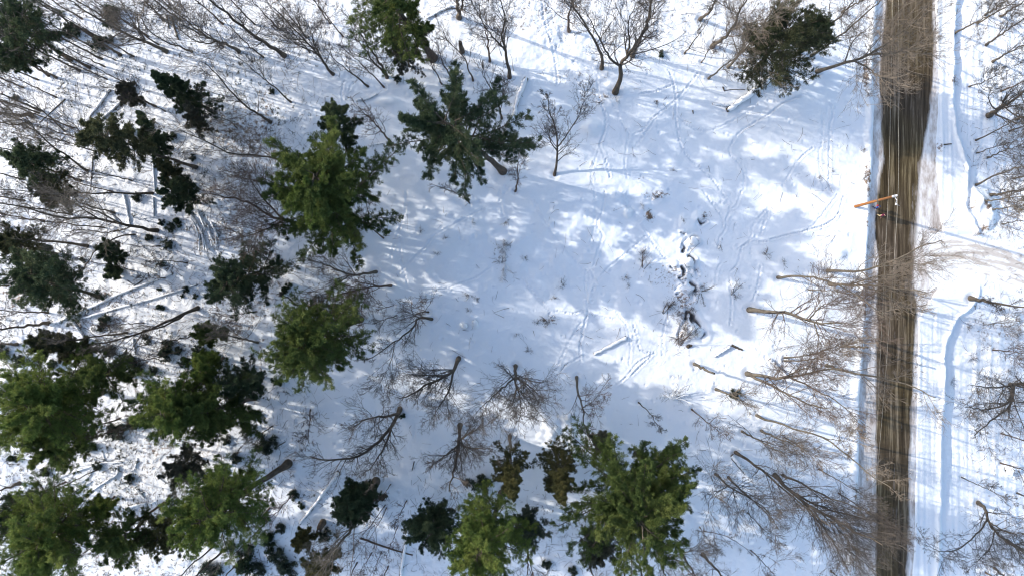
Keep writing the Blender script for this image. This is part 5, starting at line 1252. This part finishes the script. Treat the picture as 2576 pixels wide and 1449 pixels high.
wire("left hand thinner overhead wire running along the road past the pole", [P3(2247, -420, 6.8), P3(2246, -60, 6.3), P3(2241, 240, 6.7), P3(2234, 500, 7.4), P3(2219, 800, 7.0), P3(2195, 1300, 6.5), P3(2160, 1900, 7)])

def person(label, uf, vf, face, H, cols, bag, kid=False):
    """walker built on a jointed skeleton; face = heading in radians"""
    base = np.array([*P3(uf, vf, 0)[:2], -.03])
    e = empty("person", base); tag(e, label, "person", "two walkers on the road by the utility pole")
    s = H / 1.75
    cf, sf = math.cos(face), math.sin(face)
    def W(x, y, z): return (x * s * cf - y * s * sf, x * s * sf + y * s * cf, z * s)
    def skin(name, chains, m_, lv=2):
        vs, es, rs = [], [], []
        idx = {}
        for ch in chains:
            pr = None
            for (p, r) in ch:
                key = tuple(round(c_, 3) for c_ in p)
                if key not in idx: idx[key] = len(vs); vs.append(W(*p)); rs.append(r * s)
                if pr is not None: es.append((pr, idx[key]))
                pr = idx[key]
        me = bpy.data.meshes.new(name); me.from_pydata(vs, es, [])
        o_ = bpy.data.objects.new(name, me); COL.objects.link(o_); o_.parent = e
        sk = o_.modifiers.new("skin", 'SKIN'); sk.use_smooth_shade = True
        for i_, dv in enumerate(me.skin_vertices[0].data):
            dv.radius = (rs[i_], rs[i_]); dv.use_root = (i_ == 0)
        sb = o_.modifiers.new("sub", 'SUBSURF'); sb.levels = lv; sb.render_levels = lv
        me.materials.append(m_)
        return o_
    J = dict(pel=(0, 0, .94), wa=(0, 0, 1.08), ch=(.02, 0, 1.28), nk=(.02, 0, 1.46), hd=(.04, 0, 1.58), top=(.04, 0, 1.69),
             hl=(0, .09, .88), kl=(.16, .10, .50), al=(-.02, .10, .10), tl=(.14, .11, .04), hr=(0, -.09, .88), kr=(-.02, -.10, .48), ar=(-.26, -.10, .12), tr=(-.12, -.11, .04),
             sl=(.02, .19, 1.40), el=(-.08, .26, 1.13), wl=(.10, .25, .92), sr=(.02, -.19, 1.40), er=(.06, -.26, 1.13), wr=(.24, -.22, .98))
    body = [[(J['pel'], .12), (J['wa'], .11), (J['ch'], .13), (J['nk'], .055), (J['hd'], .085), (J['top'], .07)],
            [(J['pel'], .12), (J['hl'], .08), (J['kl'], .055), (J['al'], .04), (J['tl'], .035)], [(J['pel'], .12), (J['hr'], .08), (J['kr'], .055), (J['ar'], .04), (J['tr'], .035)]]
    for q in 'lr':
        y = 1 if q == 'l' else -1
        w = np.array(J['w' + q]); palm = w + [.03, 0, -.08]
        body.append([(J['ch'], .13), (J['s' + q], .055), (J['e' + q], .042), (tuple(w), .028), (tuple(palm), .032)])
    skin("body", body, M_SKIN)
    # fingers and thumb on each hand
    fp, fr = [], []
    for q in 'lr':
        w = np.array(J['w' + q]); palm = w + [.03, 0, -.08]
        for k_, (dx, ln) in enumerate([(-.028, .055), (-.010, .07), (.010, .075), (.028, .068), (.045, .04)]):
            a0 = palm + [dx * .8, 0, -.02 if k_ < 4 else .03]; a1 = a0 + [.012 + (.03 if k_ == 4 else 0), 0, -ln * .6]; a2 = a1 + [.018, .0, -ln * .5]
            fp.append([W(*a0), W(*a1), W(*a2)]); fr.append([.010 * s, .009 * s, .006 * s])
    link_local("fingers", tubes(np.array(fp), np.array(fr), 6), M_SKIN, e)
    skin("trousers", [[((0, 0, .98), .135), ((0, 0, .9), .13), ((0, .09, .84), .098), ((.16, .10, .50), .075), ((-.01, .10, .15), .062)], [((0, 0, .9), .13), ((0, -.09, .84), .098), ((-.02, -.10, .48), .075), ((-.25, -.10, .17), .062)]], cols[1])
    skin("jacket", [[((0, 0, .93), .15), (J['wa'], .15), (J['ch'], .165), ((.02, 0, 1.43), .08)],
                    [(J['ch'], .165), (J['sl'], .082), (J['el'], .066), ((.07, .25, .96), .05)], [(J['ch'], .165), (J['sr'], .082), (J['er'], .066), ((.21, -.225, 1.01), .05)]], cols[0])
    skin("hair", [[((-.01, 0, 1.52), .07), ((.0, 0, 1.62), .098), ((.03, 0, 1.70), .08)]], cols[2])
    skin("boots", [[(J['al'], .055), ((.02, .10, .05), .05), ((.16, .11, .04), .045)]], cols[3]); skin("boots", [[(J['ar'], .055), ((-.22, -.10, .06), .05), ((-.10, -.11, .04), .045)]], cols[3])
    # face
    fv = [W(.125, 0, 1.585), W(.15, 0, 1.565), W(.13, 0, 1.55)]
    link_local("nose", tubes(np.array([fv]), np.array([[.012 * s, .018 * s, .012 * s]]), 6), M_SKIN, e)
    for y in (-.033, .033):
        link_local("eye", tubes(np.array([[W(.118, y, 1.60), W(.127, y, 1.60)]]), np.array([[.012 * s, .007 * s]]), 6), cols[2], e)
    link_local("mouth", tubes(np.array([[W(.12, -.025, 1.53), W(.126, 0, 1.528), W(.12, .025, 1.53)]]), np.array([[.004 * s, .007 * s, .004 * s]]), 5), cols[0], e)
    if bag:
        skin("backpack", [[((-.17, 0, 1.02), .12), ((-.19, 0, 1.2), .14), ((-.16, 0, 1.36), .10)]], bag)
def link_local(name, vf_, m_, parent):
    o_ = bpy.data.objects.new(name, mesh_np(name, *vf_, m_)); COL.objects.link(o_); o_.parent = parent; return o_
M_SKIN = flatmat("skin", (.52, .33, .24), .6)
c_purple, c_tan, c_blk, c_blue, c_nvy, c_red = flatmat("plum jacket", (.13, .02, .055)), flatmat("tan trousers", (.42, .34, .20)), flatmat("black fabric", (.012, .012, .014)), flatmat("blue jacket", (.02, .06, .25)), flatmat("navy trousers", (.015, .02, .05)), flatmat("red pack", (.35, .02, .03))
person("person in a plum jacket and tan trousers walking on the road, nearer the middle", 2209, 544, math.radians(285), 1.75, (c_purple, c_tan, c_blk, c_blk), None)
person("person in a blue jacket with a small red pack walking at the road's left edge", 2197, 524, math.radians(285), 1.55, (c_blue, c_nvy, c_blk, c_blk), c_red)

# melt hollows round the trunks, pressed into the finished ground
for hx, hy, hr in HOLLOWS:
    stamp(hx, hy, .10 + .25 * hr, .16 + 1.5 * hr, .3)
co = np.stack([GX.ravel(), GY.ravel(), GZ.ravel()], -1).astype(np.float32)
gm.vertices.foreach_set("co", co.ravel()); gm.update()
dups = {k_: len(v_) for k_, v_ in USED.items() if len(v_) > 1}
if dups: print("DUP LABELS", dups)
long_ = [k_ for k_ in USED if not 4 <= len(k_.split()) <= 16]
if long_: print("LABEL LENGTH", [(len(q.split()), q) for q in long_])
print("verts", sum(len(m_.vertices) for m_ in bpy.data.meshes), "objs", len(bpy.data.objects))
